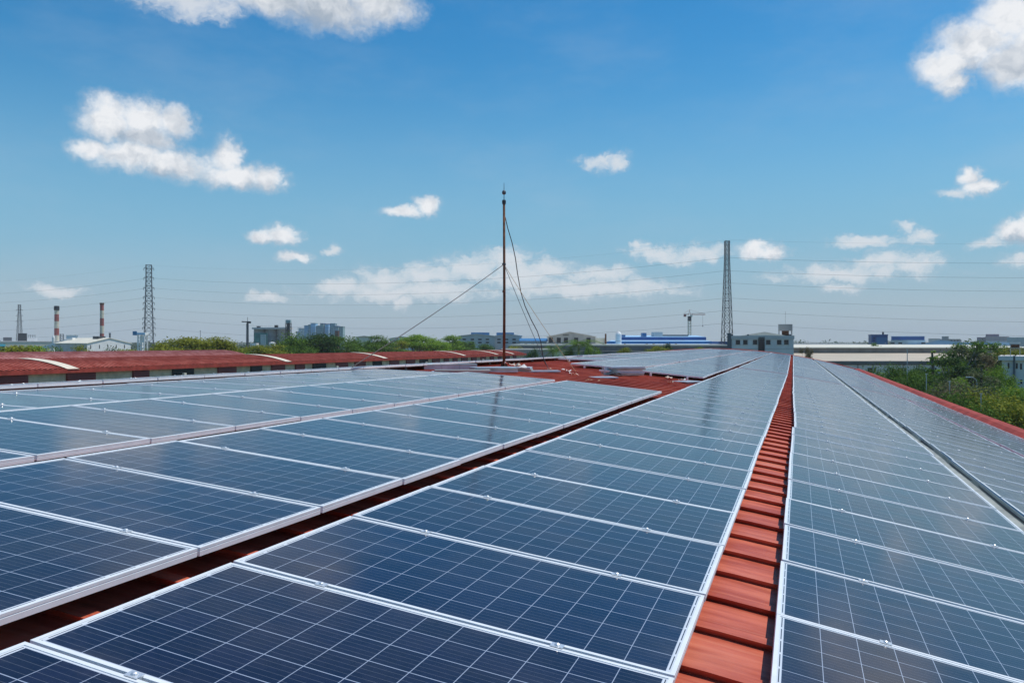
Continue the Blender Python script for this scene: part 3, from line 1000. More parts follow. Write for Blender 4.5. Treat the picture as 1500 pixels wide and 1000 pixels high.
# white office block at the end of the roof
D = 128.0
c = G(1116.5, D); w = 87 / F * D; h = Z(491.5, D)
of = root('office_block', 'pale grey flat office with a row of dark windows and dark door', 'building', c, R(-18))
MB().b2(-w / 2, w / 2, 0, 9, 0, h - .55).build('wall', M['grey_light'], of)
MB().b2(-w / 2 - .12, w / 2 + .12, -.12, 9.1, h - .55, h).build('parapet', M['grey_wall'], of)
pb = lambda x: (x - 1116.5) / F * D
for x in (1082.2, 1092.8, 1106.5, 1125, 1140.2, 1150):
    f = MB().b2(pb(x) - .33, pb(x) + .33, -.05, .05, Z(504.2, D), Z(497.8, D)).build('window', M['window'], of)
    MB().b2(pb(x) - .4, pb(x) + .4, -.09, .02, Z(504.2, D) - .07, Z(504.2, D) - .005).build('sill', M['concrete'], f)
MB().b2(pb(1111), pb(1120), -.12, .02, Z(518, D), Z(493.5, D)).build('door', M['window'], of)
for y, t_ in ((511, .05), (495.5, .06)): MB().b2(-w / 2 + .02, w / 2 - .02, -.06, .02, Z(y, D), Z(y, D) + t_).build('string_course', M['concrete'], of)
MB().prism([(pb(1080), h - .1), (pb(1155), h - .1), (pb(1120), Z(485.8, D))], .8, 8.5).build('roof', M['cream'], of)
MB().b2(pb(1139), pb(1159), 3.0, 5.2, Z(484.5, D + 3), Z(475, D + 3)).build('tank_box', M['concrete'], of)
for x in (1140, 1158):
    for yy in (3.1, 5.0): MB().b2(pb(x) - .08, pb(x) + .08, yy, yy + .15, h - .2, Z(484.3, D + 3)).build('tank_leg', M['concrete'], of)
MB().b2(pb(1144), pb(1154), 3.3, 5, h, h + .8).build('rusty_tank', M['rust'], of)
MB().b2(pb(1067), pb(1072.5), -.3, 6, 0, Z(487.5, D)).build('side_shaft', M['grey_dark'], of)
MB().tube([(pb(1149), 4, Z(475, D)), (pb(1149), 4, Z(455, D))], .02, 4).build('aerial', M['line'], of)
for x in (1074, 1096.5, 1155): MB().b2(pb(x) - .14, pb(x) + .14, -.1, .3, h, h + .22).build('floodlight', M['grey_dark'], of)

# the beige warehouse behind on that side
D = 165.0
x0, x1 = 1160, 1640
c = G(1400, D); w = (x1 - x0) / F * D
bw = root('long_warehouse', 'long beige roofed warehouse with dark gutters behind the trees', 'building', c)
he = Z(528.5, D); hr = Z(517.0, D + 24); hc = Z(510, D + 24.3)
MB().b2(-w / 2, w / 2, 0, 24, 0, he - .8).build('wall', M['grey_light'], bw)
MB().b2(-w / 2 - .2, w / 2, -.5, .3, he - .62, he - .02).build('gutter', M['gutter'], bw)
MB().add([(-w / 2, -.3, he), (w / 2, -.3, he), (w / 2, 24.2, hr), (-w / 2, 24.2, hr), (-w / 2, -.3, he - .2), (w / 2, -.3, he - .2), (w / 2, 24.2, hr - .2), (-w / 2, 24.2, hr - .2)],
         [(0, 1, 2, 3), (7, 6, 5, 4), (0, 4, 5, 1), (2, 6, 7, 3), (1, 5, 6, 2), (0, 3, 7, 4)]).build('roof', M['beige'], bw)
MB().b2(-w / 2, w / 2, 24.25, 25, 0, hc).build('clerestory', M['gutter'], bw)
MB().add([(-w / 2, 24, hc + .01), (w / 2, 24, hc + .01), (w / 2, 60, Z(505.5, D + 60)), (-w / 2, 60, Z(505.5, D + 60)), (-w / 2, 24, hc + .25), (w / 2, 24, hc + .25), (w / 2, 60, Z(504.5, D + 60)), (-w / 2, 60, Z(504.5, D + 60))],
         [(3, 2, 1, 0), (4, 5, 6, 7), (0, 1, 5, 4), (1, 2, 6, 5), (2, 3, 7, 6), (3, 0, 4, 7)]).build('upper_roof', M['cream'], bw)
for i in range(22):
    x = -w / 2 + 1 + i * 3.1
    MB().b2(x - .12, x + .12, -.12, .0, 0, he - .8).build('pilaster', M['concrete'], bw)
for i in range(10):
    x = -w / 2 + 3 + i * 6.2
    MB().b2(x, x + 1.6, -.06, .02, he - 2.4, he - 1.4).build('window', M['window'], bw)
# white low roof beyond it
D = 250.0
r, w, h = block('white_shed', 'long low white roofed shed with two pale roof bands beyond the office', 1161, 1318, 507.5, D, 30, M['grey_light'], cap=M['white'], rz=0)
MB().b2(-w / 2 + 1, w / 2 - 6, 6, 24, h + .36, Z(503.2, D + 6)).build('raised_roof', M['white'], r)
MB().b2(-w / 2 + 1, w / 2 - 6, 5.9, 6, h + .36, h + .75).build('clerestory', M['gutter'], r)
b = MB()
for i in range(8): b.tube([(-w / 2 + 3 + i * 4, 8, Z(503.2, D)), (-w / 2 + 3 + i * 4, 8, Z(502, D))], .08, 5)
tag(b.build('roof_vents', M['grey_wall'], r), kind='stuff')

# low grey roofed warehouse across the middle
D = 215.0
r, w, h = block('flat_warehouse', 'low grey warehouse with a cream roof line behind the panel field', 742, 1066, 506.5, D, 34, M['gutter'], cap=M['cream'], rz=-.12)
MB().b2(-w / 2, w / 2, -6, -.3, 0, Z(513.5, D)).build('canopy', M['gutter'], r)
MB().b2(-w / 2, -w / 2 + 15, -6.3, -6.02, 0, Z(514.5, D)).build('side_wall', M['cream'], r)
r, w, h = block('flat_shed', 'narrow cream lean-to roof in front of the palm trees', 735, 812, 513, 190, 8, M['concrete'], cap=M['cream'])

# grey gabled factories
def wins(r, D, xc, xs, y0, y1, wpx, y=-.05, m=None, nm='window'):
    for x in xs:
        X = (x - xc) / F * D
        MB().b2(X - wpx / 2 / F * D, X + wpx / 2 / F * D, y, .05, Z(y1, D), Z(y0, D)).build(nm, m or M['window'], r)


D = 270.0
r, w, he, hr = gable_shed('gabled_factory', 'grey twin gabled factory, nearer gable with blue ridge vent behind the trees', 672, 724, 492.5, 489.5, D, 30, M['grey_wall'], M['grey_light'])
wins(r, D, 698, (680, 692, 703, 714), 496, 498, 5); wins(r, D, 698, (680, 692, 703, 714), 500.5, 502.5, 5)
MB().b2((690 - 698) / F * D, (717 - 698) / F * D, 1, 12, hr - .4, Z(486.8, D)).build('ridge_vent', M['blue'], r)
r, w, he, hr = gable_shed('gabled_factory', 'grey gabled factory with blue ridge vent standing directly behind the mast', 724, 764, 492.5, 489.5, D + 3, 30, M['grey_wall'], M['grey_light'])
wins(r, D + 3, 744, (731, 742, 753), 496, 498, 5); wins(r, D + 3, 744, (731, 742, 753), 500.5, 502.5, 5)
MB().b2((727 - 744) / F * D, (753 - 744) / F * D, 1, 12, hr - .4, Z(486.8, D)).build('ridge_vent', M['blue'], r)
r, w, he, hr = gable_shed('annex', 'low white annex with blue lean-to roof beside the gabled factory', 762, 801, 500, 496, D - 10, 14, M['grey_light'], M['blue'], 'x')
wins(r, D - 10, 781, (770, 780, 790), 503, 505, 4)
r, w, he, hr = gable_shed('gabled_factory', 'brownish grey gable fronted factory with three dark window bays', 802, 872, 493.5, 486.5, D - 20, 26, M['concrete'], M['grey_wall'], ridge=.47)
wins(r, D - 20, 837, (807, 818.5, 829, 844, 862), 494.5, 502, 6); wins(r, D - 20, 837, (829,), 489.5, 491.5, 9, m=M['gutter'], nm='louver')
MB().b2(w / 2 + .01, w / 2 + 3.4, .2, 26, 0, he - .3).build('side_bay', M['cream'], r)
MB().b2(w / 2 + 2.9, w / 2 + 3.4, -.3, .1, 0, he + 1.0).build('flue', M['rust'], r)

# blue roofed works
D = 290.0
c = G(975, D)
r = root('blue_roofed_works', 'wide factory with stepped bright blue roofs and pale blue lower roof', 'building', c)
k = lambda x: (x - 975) / F * D
def lean(nm, x0, x1, yb, yt, y0, y1, m):
    zb, zt = Z(yb, D + y0), Z(yt, D + y1)
    MB().add([(k(x0), y0, zb), (k(x1), y0, zb), (k(x1) , y1, zt), (k(x0) + 2, y1, zt), (k(x0), y0, zb - .35), (k(x1), y0, zb - .35), (k(x1), y1, zt - .35), (k(x0) + 2, y1, zt - .35)],
             [(0, 1, 2, 3), (7, 6, 5, 4), (0, 4, 5, 1), (2, 6, 7, 3), (1, 5, 6, 2), (0, 3, 7, 4)]).build(nm, m, r)
MB().b2(k(888), k(1056), 0, 50, 0, Z(508.5, D)).build('wall', M['grey_light'], r)
lean('lower_roof', 887, 1052, 508, 503.5, -.3, 14, M['lblue'])
MB().b2(k(896), k(1056), 13.8, 15, 5, Z(500, D)).build('blue_band', M['blue'], r)
lean('middle_roof', 898, 1056, 499.6, 498.2, 14, 22, M['lblue'])
MB().b2(k(915), k(1056), 22, 24, 5, Z(493.8, D + 22)).build('upper_band', M['navy'], r)
lean('upper_roof', 917, 1056, 493.3, 491.2, 23, 40, M['lblue'])
MB().b2(k(993), k(1035), 30, 36, 12, Z(490.2, D + 30)).build('roof_monitor', M['grey_dark'], r)
MB().b2(k(978), k(992), 28, 34, 12, Z(486.2, D + 28)).build('plant_room', M['grey_wall'], r)
MB().b2(k(957), k(963.5), 24.2, 28, 12, Z(487.5, D + 24)).build('blue_box', M['blue'], r)
MB().b2(k(921), k(930), 24.2, 27, 12, Z(490.2, D + 24)).build('blue_box', M['blue'], r)
for x in (912, 943, 953, 972, 985): MB().b2(k(x) - .35, k(x) + .35, -6.5, -6, 0, Z(503, D)).build('column', M['rust'], r)
MB().b2(k(1050), k(1070), -3, 8, 0, Z(500, D)).build('blue_cabin', M['navy'], r)
s = root('silo', 'slim white silo with a domed cap beside the blue roofed works', 'silo', G(906, 300))
MB().lathe([(1.1, 0), (1.1, Z(489, 300)), (0.7, Z(486.5, 300)), (.2, Z(485, 300))], n=14).build('tank', M['white'], s, smooth=False)
MB().lathe([(1.16, Z(500, 300)), (1.16, Z(499, 300))], n=14).build('band', M['grey_wall'], s)

# cream sheds behind the tree line
gable_shed('cream_shed', 'small cream shed showing above the dark green trees', 521, 546, 494, 492.5, 300, 14, M['cream'], M['cream'])
r, w, he, hr = gable_shed('cream_shed', 'cream shed with low pitched roof behind the bright trees', 571, 607, 496, 493.3, 300, 18, M['white'], M['cream'], 'y')
wins(r, 300, 589, (580, 590, 600), 499, 501, 4)

# silo works
D = 400.0
c = G(395, D); k = lambda x: (x - 395) / F * D
r = root('grain_silos', 'grey concrete silo block with dark green glazed stair and rooftop gear', 'building', c)
for x in (377, 394, 411):
    MB().lathe([(8.6 / F * D, 0), (8.6 / F * D, Z(481.5, D))], (k(x), 4, 0), 24).build('silo', M['concrete'], r, smooth=False)
b = MB().b2(k(369.5), k(423), -.5, 8, Z(482, D), Z(479.5, D)); b.build('roof', M['grey_wall'], r)
MB().b2(k(375), k(394), -3.4, -2.6, 0, Z(487.5, D)).build('glazed_stair', M['teal'], r)
MB().b2(k(385), k(393), -3.8, -3.41, 0, Z(490, D)).build('glazed_bay', M['paleteal'], r)
MB().b2(k(376), k(380), 0, 2, Z(479.4, D), Z(477.5, D)).build('roof_drum', M['black'], r)
MB().b2(k(402), k(406), 0, 2, Z(479.4, D), Z(476, D)).build('roof_drum', M['black'], r)
MB().b2(k(414), k(427), -6, 2, 0, Z(498, D)).build('lean_to', M['concrete'], r)
MB().b2(k(375), k(384), -9, -5, 0, Z(502.5, D)).build('tank_house', M['white'], r)
MB().lathe([(4.6 / F * D, 0), (4.6 / F * D, Z(501.8, D)), (.3, Z(500.8, D))], (k(406), -8, 0), 16).build('white_tank', M['white'], r)
b = MB()
D2 = 395.0
r = root('elevator_tower', 'slim dark conveyor tower with square head next to the silo block', 'tower', G(422.5, D2))
ww = 1.1
for a, c_ in ((-1, -1), (1, -1), (1, 1), (-1, 1)): b.tube([(a * ww, c_ * ww, 0), (a * ww, c_ * ww, Z(473, D2))], .16, 4)
for i in range(11):
    z = 4 + i * 1.6
    for a, c_, e, f_ in ((-1, -1, 1, -1), (1, -1, 1, 1), (1, 1, -1, 1), (-1, 1, -1, -1)): b.tube([(a * ww, c_ * ww, z), (e * ww, f_ * ww, z + 1.5)], .09, 4, False)
b.b2(-.5, .5, -.5, .5, 0, Z(473, D2))
b.build('shaft', M['steel'], r)
MB().b2(-1.15, 1.15, -1, 1, Z(473.2, D2), Z(468.5, D2)).build('head', M['paleteal'], r)

# blue glass plant
D = 560.0
r = root('process_plant', 'distant pale blue and white process plant made of tall clustered towers', 'building', G(468, D))
k = lambda x: (x - 468) / F * D
rg = random.Random(5)
mats = [M['paleteal'], M['lblue'], M['white'], M['grey_wall']]
for x0, x1, yt in ((433, 437, 486), (436, 444.5, 481.5), (445, 452, 477), (452.3, 456, 476), (456.3, 463, 473.8), (463.5, 470, 477.5), (470.4, 474.8, 474.2), (476.5, 482, 474.8), (482.3, 489, 474), (489.4, 495, 478), (495.3, 500.5, 478.5)):
    y = rg.uniform(-3, 5)
    MB().b2(k(x0), k(x1), y, y + 7, 0, Z(yt, D)).build('tower', rg.choice(mats[:3]), r)
    MB().b2(k(x0) - .2, k(x1) + .2, y - .4, y + 7, Z(yt, D), Z(yt - .7, D)).build('tower_cap', M['navy'] if rg.random() < .5 else M['paleteal'], r)
b = MB()
for i in range(26):
    x = k(438) + i * (k(500) - k(438)) / 25
    b.b2(x - .14, x + .14, -4.2, -3.9, 6, Z(rg.uniform(479, 486), D))
for y_ in (480, 483.5, 487, 490.5, 494): b.b2(k(438), k(500), -4.3, -4.0, Z(y_, D), Z(y_, D) + .25)
tag(b.build('pipework', M['galv_blue'], r), kind='stuff')
MB().b2(k(494), k(499), -7, -4.5, 0, Z(484.5, D)).build('stair_tower', M['rust'], r)

# far factory group with the striped chimneys
D = 420.0
r, w, h = block('long_factory', 'long low grey roofed factory with cream wall near the twin chimneys', -30, 92, 501, D, 60, M['cream'], cap=M['grey_wall'])
k = lambda x: (x - 31) / F * D
MB().b2(k(-30), k(90), 8, 50, h, Z(499.3, D + 8)).build('raised_roof', M['grey_wall'], r)
MB().b2(k(8), k(19), 12, 16, 12, Z(494, D + 12)).build('roof_tank', M['grey_dark'], r)
MB().b2(k(27), k(38.5), 12, 18, 12, Z(488, D + 12)).build('plant_room', M['steel'], r)
MB().b2(k(38.7), k(52), 12, 18, 12, Z(494.5, D + 12)).build('annex', M['white'], r)
b = MB()
for x in (40, 43, 46, 49): b.tube([(k(x), 14, 12), (k(x), 14, Z(489.5, D))], .12, 4)
b.b2(k(40), k(49), 13.9, 14.1, Z(491, D) - .1, Z(491, D) + .1)
b.build('railing', M['steel'], r)
MB().lathe([(.7, 0), (.7, Z(494, D)), (.2, Z(490.5, D))], (k(72), -3, 0), 10).build('vent_stack', M['white'], r)
r, w, he, hr = gable_shed('teal_shed', 'small teal roofed shed at the foot of the long factory', -20, 7, 507.5, 504.5, 330, 10, M['teal'], M['teal'], 'x')

D = 360.0
r = root('cream_gabled_factory', 'cream gabled factory with grey side wall under the two chimneys', 'building', G(127.5, D), R(64))
k = D / F
gw = 64 / F * D / .86; gl = 36 / F * D / .50
he = Z(503.2, D); hr = Z(495.5, D)
MB().prism([(0, 0), (gw, 0), (gw, he), (gw / 2, hr), (0, he)], 0, gl).build('wall', M['white'], r)
MB().prism([(-.4, he - .1), (gw / 2, hr + .02), (gw + .4, he - .1), (gw + .4, he + .18), (gw / 2, hr + .3), (-.4, he + .18)], -.3, gl + .3).build('roof', M['cream'], r)
MB().b2(-.06, -.005, .2, gl - .2, 0, he - .3).build('side_cladding', M['grey_wall'], r)
for i in range(5): MB().b2(1.6 + i * gw / 5.2, 2.0 + i * gw / 5.2, -.06, .03, he - 2.2, he - .6).build('window', M['window'], r)
MB().b2(gw / 2 - 2.5, gw / 2 + 1.0, 4, 8, hr - 1, hr + 1.0).build('ridge_vent', M['steel'], r)
# sloping conveyor gallery
D = 375.0
r = root('conveyor_gallery', 'sloping white conveyor gallery on thin legs leading up to the cream factory', 'conveyor')
p, q = P(58, 511, D), P(106, 497, D)
b = MB()
vs = [];
for a in (p, q):
    for dz in (0, 1.5):
        for dy in (0, 2.5): vs.append((a.x, a.y + dy, a.z + dz - .7))
b.add(vs, [(0, 2, 6, 4), (1, 5, 7, 3), (2, 3, 7, 6), (0, 4, 5, 1), (0, 1, 3, 2), (4, 6, 7, 5)]).build('gallery', M['white'], r)
for i in range(7):
    a = p.lerp(q, (i + .5) / 7)
    MB().b2(a.x - .12, a.x + .12, a.y, a.y + .24, 0, a.z - .7).build('leg', M['grey_light'], r)
r, w, h = block('penthouse_shed', 'small white rooftop shed between the chimneys above the cream roof', 97, 114, 491.5, 385, 8, M['white'], cap=M['white'])

def chimney(label, px, yt, wpx, D, bands, first_red):
    r = root('chimney', label, 'chimney', G(px, D), 0, 'striped factory chimneys')
    H = Z(yt, D); rad = wpx / 2 / F * D
    n = bands; hb = (H - 4) / n
    for i in range(n):
        z0, z1 = 4 + i * hb, 4 + (i + 1) * hb
        r0 = rad * (1.15 - .2 * i / n); r1 = rad * (1.15 - .2 * (i + 1) / n)
        red = (n - 1 - i) % 2 == (0 if first_red else 1)
        MB().lathe([(r0, z0), (r1, z1 - .01)], n=18).build('painted_band', M['chim_red'] if red else M['chim_white'], r, smooth=False)
    MB().lathe([(rad * 1.25, 0), (rad * 1.2, 4)], n=18).build('plinth', M['concrete'], r)
    return r, rad, H


r, rad, H = chimney('red and cream banded chimney with a blackened widened top', 83, 450, 6.2, 440, 7, False)
MB().lathe([(rad * 1.15, H - 1.6), (rad * 1.2, H - .8), (rad * 1.15, H + .6), (rad * .8, H + .8)], n=18).build('sooty_rim', M['black'], r)
r, rad, H = chimney('red and cream banded chimney, the taller one nearer the lattice tower', 149.3, 443.5, 5.4, 430, 7, True)
MB().lathe([(rad * 1.12, H - .9), (rad * 1.15, H)], n=18).build('rim', M['rust'], r)
r = root('vent_pipe', 'short dark flue pipe rising behind the cream gabled factory', 'flue', G(161, 420))
MB().tube([(0, 0, 0), (0, 0, Z(488, 420))], .45, 8).build('pipe', M['grey_dark'], r)
MB().lathe([(.6, Z(488.2, 420)), (.6, Z(487.5, 420))], n=10).build('cowl', M['grey_dark'], r)

# water tower with the blue sign
D = 330.0
r = root('water_tower', 'white water tower on legs with a small blue sign box', 'water tower', G(207, D))
k = lambda x: (x - 207) / F * D
MB().b2(k(199.5), k(215), -1.6, 1.6, Z(490.5, D), Z(487, D)).build('tank', M['white'], r)
MB().b2(k(197.5), k(203.5), -1.9, -1.65, Z(491, D), Z(485, D)).build('sign', M['sign'], r)
MB().b2(k(203.7), k(215.5), -2.1, -1.7, Z(490.3, D), Z(487.6, D)).build('panel', M['lblue'], r)
for x, y in ((204.5, -1.4), (213.5, -1.4), (204.5, 1.4), (213.5, 1.4)): MB().b2(k(x) - .22, k(x) + .22, y - .2, y + .2, 0, Z(490.6, D)).build('leg', M['white'], r)
b = MB()
for y_ in (495, 500, 505, 510): b.b2(k(204.5), k(213.5), -1.5, -1.35, Z(y_, D), Z(y_, D) + .25)
b.b2(k(206.5), k(210), -1, 1, 0, Z(492, D))
b.build('bracing', M['white'], r)

# far side on the other half
D = 330.0
r, w, h = block('blue_block', 'deep blue cubic building with a thin flue on top', 1276.5, 1300.5, 491, D, 12, M['navy'], rz=-.32, cap=M['navy'])
wins(r, D, 1288.5, (1281, 1286, 1291), 494.5, 496, 1.6); wins(r, D, 1288.5, (1281, 1286, 1291), 498, 499.5, 1.6)
MB().b2(w / 2 - 4.2, w / 2 - .2, -.1, 0, 6, Z(494, D)).build('bay', M['blue'], r)
MB().tube([(1.6, 3, h), (1.6, 3, Z(486, D))], .35, 8).build('flue', M['steel'], r)
D = 360.0
r, w, h = block('blue_topped_hall', 'wide hall with a deep blue upper band over a white lower roof', 1304.5, 1355, 499.2, D, 30, M['grey_light'], cap=M['white'])
MB().b2(-w / 2 + .2, w / 2 - .2, 3, 26, h + .36, Z(492.8, D + 3)).build('blue_band', M['navy'], r)
MB().b2(-w / 2, w / 2, 2.8, 26.2, Z(492.8, D + 3), Z(492.2, D + 3)).build('band_cap', M['lblue'], r)
wins(r, D, 1330, (1310, 1320, 1350), 501.5, 503.5, 5)
MB().b2(0, 12, -3, -.2, 0, Z(503.5, D)).build('pale_annex', M['lblue'], r)
D = 380.0
r, w, he, hr = gable_shed('pale_blue_shed', 'broad pale blue gabled shed between the blue topped hall and trees', 1356, 1424, 503, 498.5, D, 30, M['lblue'], M['lblue'], 'y', ridge=.3)
r, w, h = block('terraced_building', 'distant stepped grey brown building with a smoking stack', 1376, 1407, 497, 760, 20, M['concrete'])
MB().b2(-w / 2 + 2, -1, 1, 12, h, Z(492.5, 760)).build('upper_storey', M['concrete'], r)
wins(r, 760, 1391, (1393, 1397, 1401, 1405), 498, 499.5, 2)
r, w, h = block('dark_roofed_shed', 'distant low shed with a black roof line left of the smoking stack'.replace('left of', 'beside'), 1360, 1377, 496.5, 700, 14, M['grey_light'], cap=M['grey_dark'])
D = 900.0
r, w, h = block('mauve_block', 'distant dark mauve cube of a building before the pinkish factory', 1431, 1444, 494.3, D - 40, 20, M['purple'])
r, w, h = block('pinkish_factory', 'distant faded pink factory with a taller mauve rear block', 1443, 1478, 493.2, D, 40, M['pinkwall'])
MB().b2(-w / 2 + .5, 2, 6, 26, h, Z(489.2, D)).build('rear_block', M['purple'], r)
MB().b2(-w / 2 + .3, w / 2 - .5, -.3, 0, 6, h - 4.5).build('pale_band', M['grey_light'], r)
r, w, h = block('teal_glass_hall', 'distant long teal walled hall with a white flat roof', 1474, 1580, 494.2, D - 60, 40, M['paleteal'], cap=M['white'])
r, w, h = block('pale_blue_hall', 'distant pale blue low hall with cream roof line behind the tall trees', 1405, 1478, 502.5, 460, 30, M['lblue'], cap=M['lblue'])
MB().b2(4, w / 2 + 2, -14, -3, 0, Z(505.5, 450)).build('cream_annex', M['cream'], r)

# white house with slit windows at the edge
D = 108.0
c = G(1496, D); k = lambda x: (x - 1496) / F * D
r = root('white_house', 'white walled house with slit windows, dark shaft and overhanging upper storey', 'building', c, R(-33))
MB().b2(k(1471.5), k(1540), .4, 9, 0, Z(528, D)).build('wall', M['grey_light'], r)
MB().b2(k(1467), k(1486), 0, 9, Z(528, D) + .003, Z(521.5, D)).build('overhang', M['grey_light'], r)
MB().b2(k(1488.5), k(1540), -.1, 9.1, Z(528, D) + .004, Z(521.5, D)).build('upper_wall', M['grey_light'], r)
MB().b2(k(1485.6), k(1488.4), .1, 1, 0, Z(521, D)).build('shaft', M['grey_dark'], r)
for x, y0, y1 in ((1480, 531.5, 539.5), (1490.5, 532, 540), (1495.7, 532.5, 541), (1474.5, 554, 561), (1480, 555, 561), (1496, 556, 562)):
    MB().b2(k(x) - .1, k(x) + .1, .33, .45, Z(y1, D), Z(y0, D)).build('window', M['window'], r)
r = root('rooftop_tank', 'small rusty water tank under a white canopy on the white house roof', 'tank', P(1487, 521.6, D + 2), R(-33))
k = D / F
b = MB()
for a in (-1, 1):
    for c_ in (-1, 1): b.tube([(a * 6 * k, c_ * .5, 0), (a * 6 * k, c_ * .5, 19.5 * k)], .035, 4)
b.build('frame', M['pole'], r)
MB().b2(-6.6 * k, 6.6 * k, -.7, .7, 19.5 * k, 20.8 * k).build('canopy', M['white'], r)
MB().b2(-5.4 * k, 5.4 * k, -.45, .45, 12.8 * k, 17.5 * k).build('tank', M['rust'], r)
MB().b2(-6.2 * k, 6.2 * k, -.6, .6, 11.8 * k, 12.7 * k).build('platform', M['galv'], r)


# ------------------------------------------------------------------ lattice towers and overhead lines
def lattice(name, label, base, H, wb, wt, m, arms=(), bays=16, thick=.09, tapered=True, rz=.3, cat='pylon', arm_w=1.6, one=0):
    r = root(name, label, cat, base, rz)
    b = MB()
    def wid(z):
        u = z / H
        return wb + (wt - wb) * min(1, u * 1.15)
    cs = ((-1, -1), (1, -1), (1, 1), (-1, 1))
    for a, c in cs:
        b.tube([(a * wid(z) / 2, c * wid(z) / 2, z) for z in (0, H * .3, H * .6, H * .87, H)], thick, 4)
    b.build('leg_frame', m, r)
    b = MB()
    zz = [0]; s = 1.0
    for i in range(bays): zz.append(zz[-1] + s); s *= .955
    zz = [z / zz[-1] * H for z in zz]
    for i in range(bays):
        z0, z1 = zz[i], zz[i + 1]
        for q in range(4):
            (a, c), (e, f) = cs[q], cs[(q + 1) % 4]
            w0, w1 = wid(z0) / 2, wid(z1) / 2
            b.tube([(a * w0, c * w0, z0), (e * w1, f * w1, z1)], thick * .6, 4, False)
            b.tube([(e * w0, f * w0, z0), (a * w1, c * w1, z1)], thick * .6, 4, False)
            b.tube([(a * w1, c * w1, z1), (e * w1, f * w1, z1)], thick * .7, 4, False)
    b.build('bracing', m, r)
    for z in arms:
        b = MB(); w0 = wid(z) / 2
        for sd in (-1, 1):
            if one and sd == -1: pass
            x = sd * (w0 + arm_w)
            for c in (-1, 1):
                b.tube([(sd * w0, c * w0, z), (x, 0, z)], thick * .7, 4)
            b.tube([(sd * w0, 0, z + .9), (x, 0, z)], thick * .5, 4)
            b.tube([(x, 0, z), (x, 0, z - .95)], .10, 5)
        b.build('cross_arm', m, r)
    return r


LZ = [39.4, 35.1, 31.1, 26.2, 22.1, 18.0]
TL = Vector(((218 - 750) / F * 350, 350, 0)); TR = Vector(((1065 - 750) / F * 265, 265, 0))
lattice('pylon', 'slender grey lattice pylon with many short arms beside the water tower', TL, Z(388, 350), 4.2, 2.2, M['steel_light'], arms=LZ + [43.5, 28.6, 15.2, 20], bays=18, thick=.13, arm_w=.9, cat='pylon')
lattice('pylon', 'dark sturdy lattice pylon rising beside the pale office block', TR, Z(353, 265), 3.6, 1.3, M['steel'], bays=20, thick=.108, rz=.12)
lattice('pylon', 'faint faraway lattice pylon over the long grey factory roof', G(28.5, 720), Z(446, 720), 5.0, 1.8, M['steel'], arms=(30, 35, 40), bays=12, thick=.15, rz=.2, arm_w=1.6)
lattice('pylon', 'tiny faraway lattice mast standing between the two striped chimneys', G(90.5, 700), Z(489, 700), 3.5, 2.5, M['steel'], bays=6, thick=.14)
T0 = Vector((-372, 436, 0)); T1 = Vector((308, 187, 0)); TF = Vector((70 + 238 * 2.2, 265 - 78 * 2.2, 0))
rg = random.Random(2)
names_ = ['topmost', 'second highest', 'third highest', 'middle', 'third lowest', 'second lowest', 'lowest']
for i, z in enumerate([45.2] + LZ):
    pts = []
    for a, c, sg in ((T0, TL, 5.0), (TL, TR, 5.2), (TR, T1, 4.9)):
        za = Vector((0, 0, z + (-.3 if i == 0 and a is TL else 0)))
        n = 26
        for q in range(n + (1 if c is T1 else 0)):
            u = q / n
            p = (a + za).lerp(c + za, u); p.z -= 4 * sg * u * (1 - u); pts.append(p)
    o = MB().tube(pts, 0.034 if i else .015, 4).build('power_line', M['line'])
    tag(o, '%s of the seven thin overhead power lines strung across the sky' % names_[i], 'power line', 'overhead power lines between the pylons')

# concrete pole with cross arm, far antenna, crane
D = 300.0
r = root('utility_pole', 'grey pole with a bracket arm and rod standing before the silo block', 'pole', G(362.5, D))
zt = Z(464.5, D)
b = MB().tube([(0, 0, 0), (0, 0, Z(471.5, D))], [.5, .34], 8)
for a in (-.45, .45): b.tube([(a, 0, 6), (a * .8, 0, Z(474, D))], .09, 4)
for i in range(9): b.tube([(-.45, 0, 8 + i * 1.3), (.45, 0, 8.6 + i * 1.3)], .06, 4)
b.build('shaft', M['steel_light'], r)
b = MB().b2(-2.1, 1.1, -.15, .15, Z(471.3, D) - .15, Z(471.3, D) + .2); b.box((.6, 0, Z(471.3, D) - .2), (1.3, .7, .7)); b.box((-1.8, 0, Z(471, D)), (.5, .5, .4))
b.build('arm', M['steel'], r)
MB().tube([(0, 0, Z(471, D)), (0, 0, zt)], .08, 5).build('rod', M['steel'], r)
r = root('antenna_pole', 'thin bare antenna pole poking out of the olive tree tops', 'pole', G(293.5, 300))
MB().tube([(0, 0, 0), (0, 0, Z(484, 300))], [.14, .07], 6).build('shaft', M['steel_light'], r)
MB().b2(-.25, .25, -.1, .1, Z(484.8, 300), Z(484.3, 300)).build('head', M['steel_light'], r)

